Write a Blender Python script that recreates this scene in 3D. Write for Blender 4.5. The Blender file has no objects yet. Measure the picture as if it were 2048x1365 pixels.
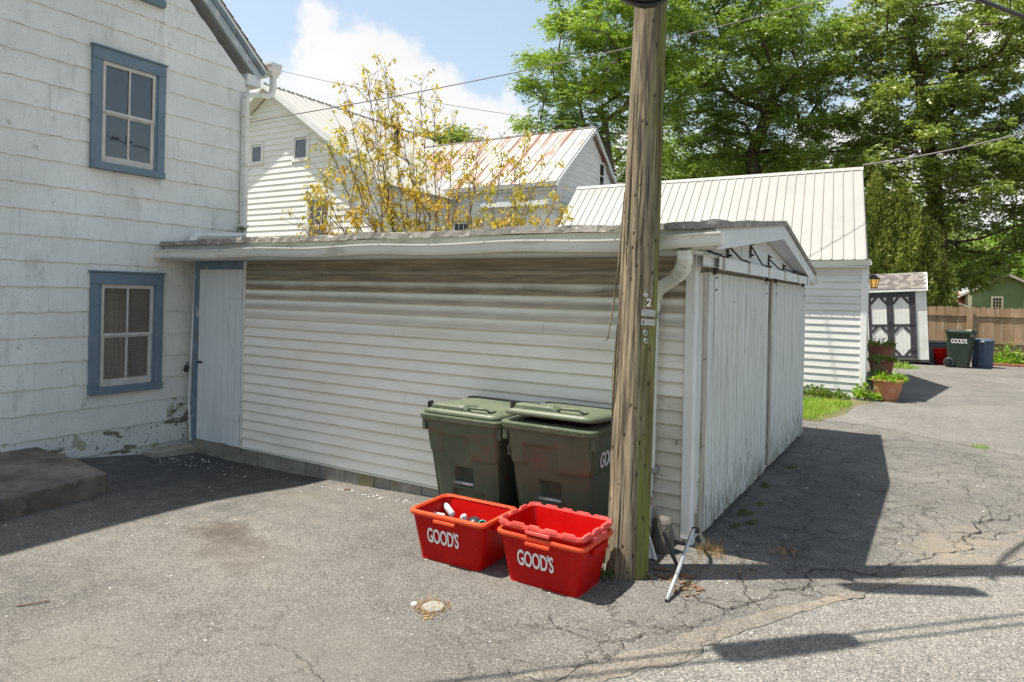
import bpy, math, random
import numpy as np
from mathutils import Matrix, Vector, noise as mnoise
rnd = random.Random(7)
rad = math.radians
# ------------------------------------------------------------------ camera, light, exposure
K = 0.881                      # the plan below is laid out in units of 0.881 m; scaled at the end
S = bpy.context.scene
COL = S.collection
YAW, ROLL, EYE = rad(31.4), rad(1.3), 2.1
cd = bpy.data.cameras.new('camera'); cam = bpy.data.objects.new('camera', cd); COL.objects.link(cam); S.camera = cam
cd.sensor_width = 36; cd.lens = 1365/2048*36; cd.shift_y = -(682.5-592)/2048; cd.clip_start = .05; cd.clip_end = 2000
fw = Vector((-math.sin(YAW), math.cos(YAW), 0)); r0 = Vector((math.cos(YAW), math.sin(YAW), 0)); u0 = Vector((0, 0, 1))
Rv = math.cos(ROLL)*r0+math.sin(ROLL)*u0; Uv = -math.sin(ROLL)*r0+math.cos(ROLL)*u0
m = Matrix((Rv, Uv, -fw)).transposed().to_4x4(); m.translation = Vector((0, 0, EYE*K)); cam.matrix_world = m
TX, TY = .365, .18              # shadow offset per unit of height
sdir = Vector((-TX, -TY, 1)).normalized()
SUN_EL = math.asin(sdir.z); SUN_AZ = math.atan2(sdir.x, sdir.y)
sl = bpy.data.lights.new('sun', 'SUN'); sl.energy = 4.6; sl.angle = rad(.55); sl.color = (1, .95, .86)
so = bpy.data.objects.new('sun', sl); COL.objects.link(so); so.rotation_euler = sdir.to_track_quat('Z', 'Y').to_euler()
W = bpy.data.worlds.new('World'); S.world = W; W.use_nodes = True
S.view_settings.view_transform = 'Standard'; S.view_settings.look = 'None'; S.view_settings.gamma = 1
S.view_settings.use_curve_mapping = False; S.view_settings.exposure = 1.08
nt = W.node_tree; N = nt.nodes; L = nt.links; N.clear()
def nd(tree, typ, **kw):
    n = tree.nodes.new(typ)
    for k, v in kw.items():
        if k.startswith('i_'):
            k = k[2:]; key = int(k) if k.isdigit() else k.replace('_', ' ')
            n.inputs[key].default_value = v
        else: setattr(n, k, v)
    return n
def math_(tree, op, a, b=None, clamp=False):
    n = tree.nodes.new('ShaderNodeMath'); n.operation = op; n.use_clamp = clamp
    for i, q in enumerate((a, b)):
        if q is None: continue
        if isinstance(q, (int, float)): n.inputs[i].default_value = q
        else: tree.links.new(q, n.inputs[i])
    return n.outputs[0]
sky = nd(nt, 'ShaderNodeTexSky', sky_type='NISHITA', sun_disc=False, sun_elevation=SUN_EL, sun_rotation=SUN_AZ, air_density=1.3, dust_density=1.6, ozone_density=1.2)
tc = nd(nt, 'ShaderNodeTexCoord')
mp = nd(nt, 'ShaderNodeMapping'); mp.inputs['Scale'].default_value = (1, 1, 1.9); L.new(tc.outputs['Generated'], mp.inputs[0])
n1 = nd(nt, 'ShaderNodeTexNoise', i_Scale=2.3, i_Detail=9, i_Roughness=.55); L.new(mp.outputs[0], n1.inputs['Vector'])
n2 = nd(nt, 'ShaderNodeTexNoise', i_Scale=7.0, i_Detail=9, i_Roughness=.6); L.new(tc.outputs['Generated'], n2.inputs['Vector'])
def raydir(x, y): return (fw+Rv*(x-1024)/1365-Uv*(y-592)/1365).normalized()
acc = None
for (px, py, r, amp) in ((700, 170, .14, 1.0), (800, 240, .15, 1.0), (930, 300, .12, .9), (620, 300, .16, .9), (560, 160, .10, .45), (1000, 430, .16, .9), (560, 330, .2, .8),
                         (1400, 420, .17, .8), (1300, 300, .1, .6), (1980, 60, .12, .7), (1700, 320, .12, .6), (780, -20, .06, .25), (1200, 480, .2, .9), (1900, 500, .2, .9)):
    d = raydir(px, py)
    dist = nd(nt, 'ShaderNodeVectorMath', operation='DISTANCE'); L.new(tc.outputs['Generated'], dist.inputs[0]); dist.inputs[1].default_value = d
    g = math_(nt, 'MULTIPLY', math_(nt, 'SUBTRACT', 1, math_(nt, 'DIVIDE', dist.outputs['Value'], r), True), amp)
    acc = g if acc is None else math_(nt, 'MAXIMUM', acc, g)
sm = math_(nt, 'ADD', math_(nt, 'MULTIPLY', acc, 1.0), math_(nt, 'MULTIPLY', math_(nt, 'SUBTRACT', n2.outputs[0], .5), 1.5))
cr = nd(nt, 'ShaderNodeMapRange', i_1=.22, i_2=.40, interpolation_type='SMOOTHSTEP'); L.new(sm, cr.inputs[0])
cr2 = nd(nt, 'ShaderNodeMapRange', i_1=.50, i_2=.72, i_4=.75, interpolation_type='SMOOTHSTEP'); L.new(n1.outputs[0], cr2.inputs[0])
cm = math_(nt, 'MAXIMUM', cr.outputs[0], cr2.outputs[0])
base = nd(nt, 'ShaderNodeVectorMath', operation='MULTIPLY'); base.inputs[1].default_value = (.86, .80, .72); L.new(sky.outputs[0], base.inputs[0])
hz = nd(nt, 'ShaderNodeMix', data_type='RGBA'); hz.inputs[0].default_value = .22; hz.inputs[7].default_value = (3.0, 3.4, 4.0, 1); L.new(base.outputs[0], hz.inputs[6])
cc = nd(nt, 'ShaderNodeMix', data_type='RGBA'); cc.inputs[6].default_value = (3.0, 3.1, 3.3, 1); cc.inputs[7].default_value = (4.7, 4.65, 4.55, 1); L.new(n1.outputs[0], cc.inputs[0])
mx = nd(nt, 'ShaderNodeMix', data_type='RGBA'); L.new(cm, mx.inputs[0]); L.new(hz.outputs[2], mx.inputs[6]); L.new(cc.outputs[2], mx.inputs[7])
bg = nd(nt, 'ShaderNodeBackground', i_Strength=.12); L.new(mx.outputs[2], bg.inputs[0])
wo = nd(nt, 'ShaderNodeOutputWorld'); L.new(bg.outputs[0], wo.inputs[0])

# ------------------------------------------------------------------ materials
def c4(c): return (c[0], c[1], c[2], 1)
MATS = {}
V1 = (1, 1, 1)
def mat(name, c1, c2=None, scale=4, stretch=(1, 1, 1), rough=.7, layers=(), bump=0, bscale=60, bstretch=(1, 1, 1), metal=0, spec=.3, local=False, bdist=.01, trans=0, lo=.35, hi=.65):
    """two-tone noise base + layers of (colour, scale, stretch, threshold, softness, amount) + noise relief"""
    M = bpy.data.materials.new(name); M.use_nodes = True; t = M.node_tree; t.nodes.clear()
    out = nd(t, 'ShaderNodeOutputMaterial'); b = nd(t, 'ShaderNodeBsdfPrincipled', i_Roughness=rough, i_Metallic=metal)
    b.inputs['Specular IOR Level'].default_value = spec
    if local: src = nd(t, 'ShaderNodeTexCoord').outputs['Object']
    else: src = nd(t, 'ShaderNodeNewGeometry').outputs['Position']
    def noise(sc, st, det=6, ro=.6):
        q = nd(t, 'ShaderNodeMapping'); q.inputs['Scale'].default_value = st; t.links.new(src, q.inputs[0])
        n = nd(t, 'ShaderNodeTexNoise', i_Scale=sc, i_Detail=det, i_Roughness=ro); t.links.new(q.outputs[0], n.inputs['Vector']); return n.outputs[0]
    cur = None
    if c2 is not None:
        r = nd(t, 'ShaderNodeMapRange', i_1=lo, i_2=hi); t.links.new(noise(scale, stretch), r.inputs[0])
        x = nd(t, 'ShaderNodeMix', data_type='RGBA'); x.inputs[6].default_value = c4(c1); x.inputs[7].default_value = c4(c2); t.links.new(r.outputs[0], x.inputs[0]); cur = x.outputs[2]
    for (col, sc, st, th, soft, amt) in layers:
        r = nd(t, 'ShaderNodeMapRange', i_1=th, i_2=th+soft, i_4=amt); t.links.new(noise(sc, st), r.inputs[0])
        x = nd(t, 'ShaderNodeMix', data_type='RGBA'); t.links.new(r.outputs[0], x.inputs[0])
        if cur is None: x.inputs[6].default_value = c4(c1)
        else: t.links.new(cur, x.inputs[6])
        x.inputs[7].default_value = c4(col); cur = x.outputs[2]
    if cur is None: b.inputs['Base Color'].default_value = c4(c1)
    else: t.links.new(cur, b.inputs['Base Color'])
    if bump:
        bp = nd(t, 'ShaderNodeBump', i_Strength=bump, i_Distance=bdist); t.links.new(noise(bscale, bstretch), bp.inputs['Height']); t.links.new(bp.outputs[0], b.inputs['Normal'])
    sh = b.outputs[0]
    if trans:
        tr = nd(t, 'ShaderNodeBsdfTranslucent'); ms = nd(t, 'ShaderNodeMixShader', i_0=trans)
        if cur is None: tr.inputs[0].default_value = c4(c1)
        else:
            g = nd(t, 'ShaderNodeVectorMath', operation='MULTIPLY'); g.inputs[1].default_value = (1.5, 1.6, .7); t.links.new(cur, g.inputs[0]); t.links.new(g.outputs[0], tr.inputs[0])
        t.links.new(sh, ms.inputs[1]); t.links.new(tr.outputs[0], ms.inputs[2]); sh = ms.outputs[0]
    t.links.new(sh, out.inputs[0]); MATS[name] = M; return M
shingle_m = mat('asbestos_shingle', (.68, .68, .64), (.79, .79, .75), 1.6, rough=.8, layers=(((.42, .42, .37), 2.6, (1, 1.6, .45), .56, .16, .6), ((.54, .55, .51), 30, (1, 1, .10), .54, .2, .45), ((.2, .19, .14), 9, (1, 1, .6), .66, .06, .5), ((.13, .12, .08), 55, V1, .64, .03, .8)), bump=.35, bscale=90, bstretch=(1, 1, .2))
shingle_low = mat('peeling_shingle', (.62, .63, .59), (.72, .73, .70), 2.2, rough=.85, layers=(((.34, .34, .22), 5, V1, .585, .04, .8), ((.13, .13, .075), 2.6, (1, 1, 2.4), .56, .02, .9), ((.08, .08, .06), 30, V1, .60, .04, .8)), bump=.5, bscale=60)
blue_m = mat('blue_trim_paint', (.135, .19, .24), (.17, .23, .28), 5, rough=.55, layers=(((.10, .14, .18), 25, (1, 1, .3), .6, .1, .5), ((.45, .5, .5), 40, V1, .70, .03, .7)), bump=.2, bscale=50)
blue_worn = mat('worn_blue_paint', (.13, .185, .235), (.20, .26, .30), 6, (1, 1, .4), rough=.7, layers=(((.16, .15, .13), 9, (1, 1, .5), .56, .05, .8), ((.6, .62, .6), 14, (1, 1, .3), .6, .05, .7)), bump=.4, bscale=40)
rake_m = mat('faded_grey_blue_paint', (.34, .40, .44), (.46, .50, .53), 6, (1, 1, .5), rough=.7, layers=(((.62, .63, .61), 9, (1, .5, .5), .55, .06, .7), ((.2, .19, .17), 14, V1, .62, .05, .7)), bump=.3)
fascia_m = mat('grimy_shaded_fascia', (.36, .37, .33), (.46, .47, .43), 3, (.5, 1, 1), rough=.7, layers=(((.2, .19, .14), 8, (.4, 1, 2), .55, .1, .6),), bump=.1)  # base colour darkened to paint the shade between gutter and roof edge
sash_m = mat('sash_paint', (.46, .455, .42), (.58, .57, .53), 8, rough=.6, layers=(((.35, .32, .25), 30, V1, .62, .08, .6),), bump=.2)
white_m = mat('white_paint', (.70, .71, .68), (.77, .77, .74), 3, rough=.6, layers=(((.48, .47, .40), 5, (1, 1, .4), .58, .12, .5), ((.2, .18, .13), 45, V1, .70, .04, .6)), bump=.15)
trim_m = mat('eave_trim_paint', (.62, .65, .65), (.70, .72, .71), 2.5, rough=.6, layers=(((.46, .44, .36), 6, (1, 1, .5), .58, .15, .5), ((.3, .28, .22), 30, (1, 1, .25), .62, .08, .35)), bump=.1)
gutter_m = mat('gutter_metal', (.66, .66, .60), (.74, .74, .69), 2, rough=.45, layers=(((.42, .38, .27), 5, (.5, 1, 3), .56, .12, .6), ((.18, .15, .10), 22, (1, 1, .4), .66, .06, .7)), bump=.1, bscale=12)
vinyl_m = mat('cream_clapboard', (.79, .755, .655), (.86, .835, .75), 1.3, (1, 1, 3), rough=.5, layers=(((.42, .37, .28), 3.5, (.5, 1, 3.5), .55, .18, .55), ((.36, .32, .25), 26, (.35, 1, 4), .60, .14, .3), ((.16, .15, .10), 12, (.5, 1, 4), .70, .04, .6)), bump=.22, bscale=70, bstretch=(.12, 1, 1))
vinyl_d = mat('sooty_clapboard', (.20, .165, .11), (.13, .105, .07), 2.2, (.5, 1, 4), rough=.6, layers=(((.45, .41, .31), 3.0, (.3, 1, 8), .56, .12, .7), ((.07, .06, .045), 14, (.25, 1, 4), .55, .15, .5)), bump=.25, bscale=70, bstretch=(.12, 1, 1))
vinyl_h = mat('stained_clapboard', (.52, .48, .385), (.38, .335, .25), 2.0, (.4, 1, 5), rough=.55, layers=(((.2, .17, .12), 5, (.3, 1, 6), .58, .14, .6), ((.3, .26, .19), 26, (.35, 1, 4), .56, .14, .4)), bump=.22, bscale=70, bstretch=(.12, 1, 1))
vinyl_mould = mat('mildewed_clapboard', (.58, .535, .44), (.68, .64, .55), 1.8, (1, 1, 3), rough=.55, layers=(((.42, .37, .29), 4, (.5, 1, 3), .5, .2, .6), ((.12, .12, .08), 7, (1.3, 1, 1.5), .60, .05, .85)), bump=.22, bscale=70, bstretch=(.12, 1, 1))
farm_m = mat('white_clapboard', (.72, .72, .68), (.79, .79, .75), 1.2, (1, 1, 3), rough=.6, layers=(((.5, .48, .4), 1.6, (.6, 1, 3), .6, .15, .4),), bump=.1)
right_m = mat('grey_white_clapboard', (.58, .60, .57), (.68, .69, .66), 1.0, (1, 1, 3), rough=.6, layers=(((.44, .45, .42), 3, (.5, 1, 4), .56, .15, .5),), bump=.15)
plank_m = mat('white_plank_paint', (.60, .63, .63), (.68, .70, .70), 3, (1, 1, .3), rough=.65, layers=(((.40, .42, .40), 9, (1, 1, .15), .60, .1, .5), ((.12, .11, .09), 50, (1, 1, .3), .69, .03, .8)), bump=.3, bscale=60, bstretch=(1, 1, .08))
bead_m = mat('weathered_beadboard', (.60, .61, .57), (.70, .71, .67), 4, (1, 3, .3), rough=.75, layers=(((.42, .43, .38), 7, (1, 2, .2), .52, .15, .6), ((.20, .19, .15), 26, (1, 2.5, .05), .585, .05, .8), ((.13, .12, .1), 60, (1, 1, .25), .68, .03, .7), ((.2, .2, .15), 3, (1, 1, 2.5), .66, .08, .4)), bump=.4, bscale=40, bstretch=(1, 3, .1))
greywood_m = mat('bare_grey_wood', (.34, .32, .27), (.50, .48, .42), 6, (1, 1, .15), rough=.85, layers=(((.15, .13, .1), 20, (1, 1, .1), .58, .08, .7),), bump=.5, bscale=60, bstretch=(1, 1, .1))
block_m = mat('concrete_block', (.20, .19, .165), (.31, .295, .255), 5, rough=.95, layers=(((.22, .19, .07), 2.2, V1, .57, .1, .7), ((.06, .06, .045), 6, V1, .60, .08, .7)), bump=.8, bscale=80)
step_m = mat('weathered_concrete', (.12, .108, .088), (.23, .208, .172), 3.0, rough=.95, layers=(((.07, .065, .05), 5, V1, .54, .12, .7), ((.45, .42, .36), 60, V1, .66, .04, .7), ((.12, .13, .06), 3.5, V1, .62, .06, .6)), bump=.9, bscale=70)
slab_m = mat('pale_concrete', (.33, .30, .25), (.42, .39, .33), 4, rough=.95, bump=.4)
oldroof_m = mat('rolled_roofing', (.22, .205, .18), (.36, .34, .30), 4, rough=.95, layers=(((.62, .60, .54), 12, (.6, 1, 1.2), .58, .05, .8), ((.06, .055, .045), 16, (.7, 1, 2), .60, .05, .8)), bump=.8, bscale=50)
brownshingle_m = mat('brown_roof_shingle', (.16, .085, .06), (.25, .15, .11), 12, rough=.9, bump=.5)
metal_m = mat('painted_roof_metal', (.245, .24, .217), (.28, .273, .248), 1.0, rough=.42, layers=(((.25, .21, .15), 1.4, (1, 1, 1), .66, .06, .5),), spec=.5, bump=.05)
farmroof_m = mat('white_roof_metal', (.33, .32, .285), (.39, .38, .345), 1.5, (1.5, .4, 1), rough=.5, layers=(((.30, .25, .17), 3, (1.5, .4, 1), .58, .1, .6),), spec=.4)
rust_m = mat('rusting_roof_metal', (.33, .325, .295), (.40, .39, .365), 1.5, (1.5, .5, .5), rough=.55, layers=(((.32, .27, .20), 4, (3, .4, .4), .57, .06, .7), ((.24, .10, .055), 1.25, (2.6, .5, .5), .515, .03, .88), ((.30, .17, .10), 5, (3, .5, .5), .63, .04, .8)), spec=.3)
def splash(M):
    t = M.node_tree; b = [n for n in t.nodes if n.bl_idname == 'ShaderNodeBsdfPrincipled'][0]; src = b.inputs['Base Color'].links[0].from_socket; lk = t.links.new
    p = nd(t, 'ShaderNodeNewGeometry').outputs['Position']; sx = nd(t, 'ShaderNodeSeparateXYZ'); lk(p, sx.inputs[0]); q = nd(t, 'ShaderNodeMapping'); q.inputs['Scale'].default_value = (1, 2.2, .5); lk(p, q.inputs[0]); n = nd(t, 'ShaderNodeTexNoise', i_Scale=9, i_Detail=7, i_Roughness=.7); lk(q.outputs[0], n.inputs['Vector'])
    h = nd(t, 'ShaderNodeMapRange', i_1=.05, i_2=.95, i_3=.18, i_4=-.12); lk(sx.outputs[2], h.inputs[0]); r = nd(t, 'ShaderNodeMapRange', i_1=.60, i_2=.68, i_4=.8); lk(math_(t, 'ADD', n.outputs[0], h.outputs[0]), r.inputs[0])
    x = nd(t, 'ShaderNodeMix', data_type='RGBA'); lk(r.outputs[0], x.inputs[0]); lk(src, x.inputs[6]); x.inputs[7].default_value = (.17, .165, .115, 1); lk(x.outputs[2], b.inputs['Base Color'])
splash(bead_m)
def grime_shade_mat():
    z0g, dzg = .055, (2.47-.055)/20
    M = mat('grimy_lap_shaded_clapboard', (.79, .755, .655), (.86, .835, .75), 1.3, (1, 1, 3), rough=.5, layers=(((.52, .46, .36), 3.5, (.5, 1, 3.5), .58, .18, .4), ((.48, .43, .34), 26, (.35, 1, 4), .62, .14, .3)), bump=.2, bscale=70, bstretch=(.12, 1, 1))
    t = M.node_tree; b = [n for n in t.nodes if n.bl_idname == 'ShaderNodeBsdfPrincipled'][0]; src = b.inputs['Base Color'].links[0].from_socket; lk = t.links.new
    p = nd(t, 'ShaderNodeNewGeometry').outputs['Position']; sx = nd(t, 'ShaderNodeSeparateXYZ'); lk(p, sx.inputs[0])
    def ns(sc, st, det=5):
        q = nd(t, 'ShaderNodeMapping'); q.inputs['Scale'].default_value = st; lk(p, q.inputs[0]); n = nd(t, 'ShaderNodeTexNoise', i_Scale=sc, i_Detail=det, i_Roughness=.6); lk(q.outputs[0], n.inputs['Vector']); return n.outputs[0]
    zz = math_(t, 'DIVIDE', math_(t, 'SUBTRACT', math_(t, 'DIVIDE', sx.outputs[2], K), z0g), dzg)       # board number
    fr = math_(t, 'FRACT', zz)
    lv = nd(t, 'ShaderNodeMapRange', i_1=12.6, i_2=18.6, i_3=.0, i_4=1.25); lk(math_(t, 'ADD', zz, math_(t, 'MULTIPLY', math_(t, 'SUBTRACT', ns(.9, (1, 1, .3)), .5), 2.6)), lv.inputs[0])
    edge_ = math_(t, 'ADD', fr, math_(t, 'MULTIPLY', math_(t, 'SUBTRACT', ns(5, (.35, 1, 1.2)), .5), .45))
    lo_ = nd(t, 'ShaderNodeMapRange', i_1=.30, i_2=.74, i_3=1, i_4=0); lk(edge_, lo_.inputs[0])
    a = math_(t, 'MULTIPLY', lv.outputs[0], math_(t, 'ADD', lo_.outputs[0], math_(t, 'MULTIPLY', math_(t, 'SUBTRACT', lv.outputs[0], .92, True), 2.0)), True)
    lip = nd(t, 'ShaderNodeMapRange', i_1=.0, i_2=.075, i_3=.60, i_4=0); lk(math_(t, 'ADD', fr, math_(t, 'MULTIPLY', math_(t, 'SUBTRACT', ns(9, (.35, 1, 1.2)), .5), .10)), lip.inputs[0])  # thin dark line painting the lap shadow along each board bottom
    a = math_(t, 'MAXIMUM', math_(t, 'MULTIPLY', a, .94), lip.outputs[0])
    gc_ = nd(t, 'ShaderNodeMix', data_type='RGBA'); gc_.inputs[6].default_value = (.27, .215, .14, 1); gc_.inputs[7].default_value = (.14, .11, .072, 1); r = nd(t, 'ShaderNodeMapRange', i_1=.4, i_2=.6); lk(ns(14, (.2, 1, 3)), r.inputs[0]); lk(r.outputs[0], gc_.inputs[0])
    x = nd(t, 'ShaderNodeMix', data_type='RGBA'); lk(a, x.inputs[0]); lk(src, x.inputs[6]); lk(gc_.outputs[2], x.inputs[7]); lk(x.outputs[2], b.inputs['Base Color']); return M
grime_shade_m = grime_shade_mat()
green_m = mat('green_cart_plastic', (.070, .085, .056), (.095, .112, .075), 3, rough=.42, layers=(((.15, .065, .045), 4.2, (.8, 1, 1.8), .57, .10, .75), ((.17, .2, .15), 50, V1, .68, .04, .5), ((.12, .13, .1), 8, (1, 1, .3), .60, .12, .4)), spec=.45, bump=.08, bscale=120)
deepgreen_m = mat('deep_green_plastic', (.022, .034, .024), (.03, .045, .03), 3, rough=.45)
lid_m = mat('sunbleached_green_lid', (.075, .095, .058), (.11, .13, .082), 4, rough=.5, layers=(((.21, .22, .17), 20, (1, .5, 1), .60, .06, .5), ((.09, .1, .06), 6, V1, .6, .1, .5)), spec=.4, bump=.08)
black_m = mat('black_plastic', (.018, .018, .02), (.035, .035, .037), 9, rough=.45, spec=.5)
bag_m = mat('black_bin_bag', (.008, .008, .01), None, rough=.22, spec=.7, bump=.8, bscale=18, bdist=.03)
red_m = mat('red_plastic', (.42, .0015, .002), (.52, .005, .003), 3, rough=.42, layers=(((.28, .02, .015), 6, (1, 1, .6), .62, .1, .6), ((.5, .12, .10), 55, (1, 1, .4), .68, .03, .5)), spec=.2, trans=.06)
redlip_m = mat('faded_red_plastic', (.68, .075, .06), (.76, .13, .11), 4, rough=.45, layers=(((.8, .35, .3), 30, V1, .62, .06, .5),), spec=.4, trans=.15)
orangelip_m = mat('orange_red_plastic', (.70, .06, .02), (.78, .10, .03), 4, rough=.42, spec=.4, trans=.1)
letter_m = mat('white_lettering', (.80, .78, .78), None, rough=.5)
pole_m = None
steel_m = mat('galvanised_steel', (.42, .43, .43), (.55, .55, .54), 12, rough=.35, metal=.7, layers=(((.25, .2, .15), 25, V1, .62, .06, .6),), bump=.1)
dark_steel = mat('dark_rusty_steel', (.035, .033, .033), (.07, .06, .055), 10, rough=.55, metal=.4, layers=(((.16, .08, .05), 18, V1, .62, .08, .6),))
glass_m = None
dark_m = mat('dark_interior', (.018, .018, .02), None, rough=.9)
curtain_m = mat('net_curtain', (.34, .32, .27), (.20, .19, .16), 14, (1, 1.5, .05), rough=.9)
blind_m = mat('window_blind', (.27, .25, .20), None, rough=.8)
terra_m = mat('terracotta', (.44, .17, .09), (.54, .24, .14), 4, rough=.85, layers=(((.6, .42, .32), 6, V1, .6, .1, .5),), bump=.2)
terra_d = mat('dark_terracotta', (.22, .09, .055), (.30, .13, .08), 5, rough=.85, bump=.2)
fence_m = mat('weathered_cedar', (.23, .145, .08), (.36, .25, .155), 3, (1, 1, .12), rough=.85, layers=(((.17, .11, .065), 5, (2, 1, .5), .60, .06, .7), ((.50, .43, .34), 7, (1.5, 1, .15), .57, .1, .5)), bump=.3, local=False)
shedw_m = mat('shed_white_paint', (.66, .66, .61), (.74, .74, .70), 2, rough=.7, layers=(((.50, .50, .38), 3, (1, 1, 2), .57, .15, .5),))
shedk_m = mat('shed_charcoal_paint', (.045, .043, .045), (.065, .062, .062), 6, rough=.6)
sheds_m = mat('grey_asphalt_shingle', (.08, .072, .065), (.14, .125, .115), 10, rough=.95)
sheds2_m = mat('brown_grey_shingle', (.15, .135, .12), (.22, .20, .18), 10, rough=.95)
navy_m = mat('slate_blue_plastic', (.05, .075, .115), (.065, .095, .14), 5, rough=.5)
greenhouse_m = mat('sage_green_siding', (.15, .21, .10), (.18, .24, .12), 1.5, rough=.8)
cream_m = mat('cream_trim', (.72, .66, .50), None, rough=.7)
brick_m = mat('red_brick', (.26, .09, .06), (.36, .15, .1), 9, rough=.9, bump=.4)
redroof_m = mat('red_roof', (.5, .17, .12), None, rough=.8)
bark_m = mat('bark', (.055, .043, .032), (.12, .098, .075), 4, (1, 1, .3), rough=.95, bump=.6, bscale=14, bdist=.05)
twig_m = mat('red_brown_bark', (.12, .075, .055), (.20, .15, .12), 6, (1, 1, .4), rough=.9)
leafA = mat('locust_leaf', (.23, .32, .045), (.11, .18, .03), .55, rough=.45, trans=.42, spec=.35, layers=(((.34, .42, .05), 1.1, V1, .57, .1, .7),))
leafB = mat('dark_locust_leaf', (.11, .17, .035), (.21, .29, .05), .5, rough=.45, trans=.36, spec=.35, layers=(((.30, .40, .06), 1.0, V1, .57, .1, .7),))
leafC = mat('walnut_leaf', (.135, .185, .045), (.24, .295, .07), .5, rough=.42, trans=.34, spec=.4, layers=(((.34, .40, .10), .9, V1, .56, .1, .7),))
leafE = mat('juniper_leaf', (.11, .15, .03), (.24, .27, .055), .9, rough=.7, trans=.2, layers=(((.20, .22, .05), 1.8, V1, .58, .1, .6),))
leafG = mat('golden_leaf', (.50, .31, .04), (.38, .35, .06), 1.2, rough=.5, trans=.4, layers=(((.36, .16, .025), 3, V1, .58, .08, .6), ((.22, .27, .05), 2.2, V1, .62, .08, .6)))
leafY = mat('lime_leaf', (.22, .34, .035), (.14, .24, .03), 3, rough=.5, trans=.4)
leafW = mat('weed_leaf', (.07, .13, .025), (.16, .22, .04), 4, rough=.5, trans=.35)
grass_m = mat('grass_blade', (.17, .28, .03), (.28, .36, .06), 3, rough=.6, trans=.4)
straw_m = mat('dead_straw', (.36, .24, .11), (.22, .13, .06), 8, rough=.9, trans=.2)
moss_m = mat('moss', (.035, .04, .012), (.07, .075, .02), 12, rough=1, bump=.8, bscale=50)
soil_m = mat('grass_soil', (.06, .085, .02), (.14, .11, .06), 3, rough=1, layers=(((.2, .13, .07), 9, V1, .56, .08, .7),))
chip_m = mat('white_paint_flake', (.75, .74, .70), None, rough=.8)
litter_m = mat('dry_leaf', (.12, .06, .035), (.2, .11, .06), 9, rough=.8)
clear_m = mat('clear_plastic_bottle', (.30, .32, .33), (.50, .50, .50), 14, rough=.2, spec=.6, layers=(((.75, .2, .18), 20, V1, .58, .05, .6),))
teal_m = mat('teal_plastic', (.03, .55, .48), None, rough=.3)
cable_m = mat('black_cable', (.014, .014, .016), (.03, .03, .032), 20, rough=.4, spec=.5)
wire_m = mat('grey_wire', (.20, .20, .19), None, rough=.6)
alu_m = mat('aluminium_tag', (.36, .36, .34), (.50, .50, .48), 30, rough=.5, metal=.3)
tar_m = mat('crack_tar', (.018, .017, .015), (.045, .04, .032), 14, rough=1)
def glass(name, tint, refl):
    M = bpy.data.materials.new(name); M.use_nodes = True; t = M.node_tree; t.nodes.clear()
    o = nd(t, 'ShaderNodeOutputMaterial'); a = nd(t, 'ShaderNodeBsdfTransparent'); a.inputs[0].default_value = c4(tint)
    g = nd(t, 'ShaderNodeBsdfGlossy', i_Roughness=.02); g.inputs[0].default_value = (1, 1, 1, 1)
    bp = nd(t, 'ShaderNodeBump', i_Strength=.05, i_Distance=.02); n = nd(t, 'ShaderNodeTexNoise', i_Scale=3.0, i_Detail=1); t.links.new(n.outputs[0], bp.inputs['Height']); t.links.new(bp.outputs[0], g.inputs['Normal'])
    x = nd(t, 'ShaderNodeMixShader', i_0=refl); t.links.new(a.outputs[0], x.inputs[1]); t.links.new(g.outputs[0], x.inputs[2]); t.links.new(x.outputs[0], o.inputs[0]); return M
glass_m = glass('window_glass', (.8, .82, .85), .075); glass_low = glass('dusty_window_glass', (.8, .8, .78), .06)
def lampmat():
    M = bpy.data.materials.new('amber_lamp_glass'); M.use_nodes = True; b = M.node_tree.nodes['Principled BSDF']
    b.inputs['Base Color'].default_value = (.8, .45, .12, 1); b.inputs['Emission Color'].default_value = (1, .55, .15, 1); b.inputs['Emission Strength'].default_value = .2; return M
amber_m = lampmat()

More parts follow.
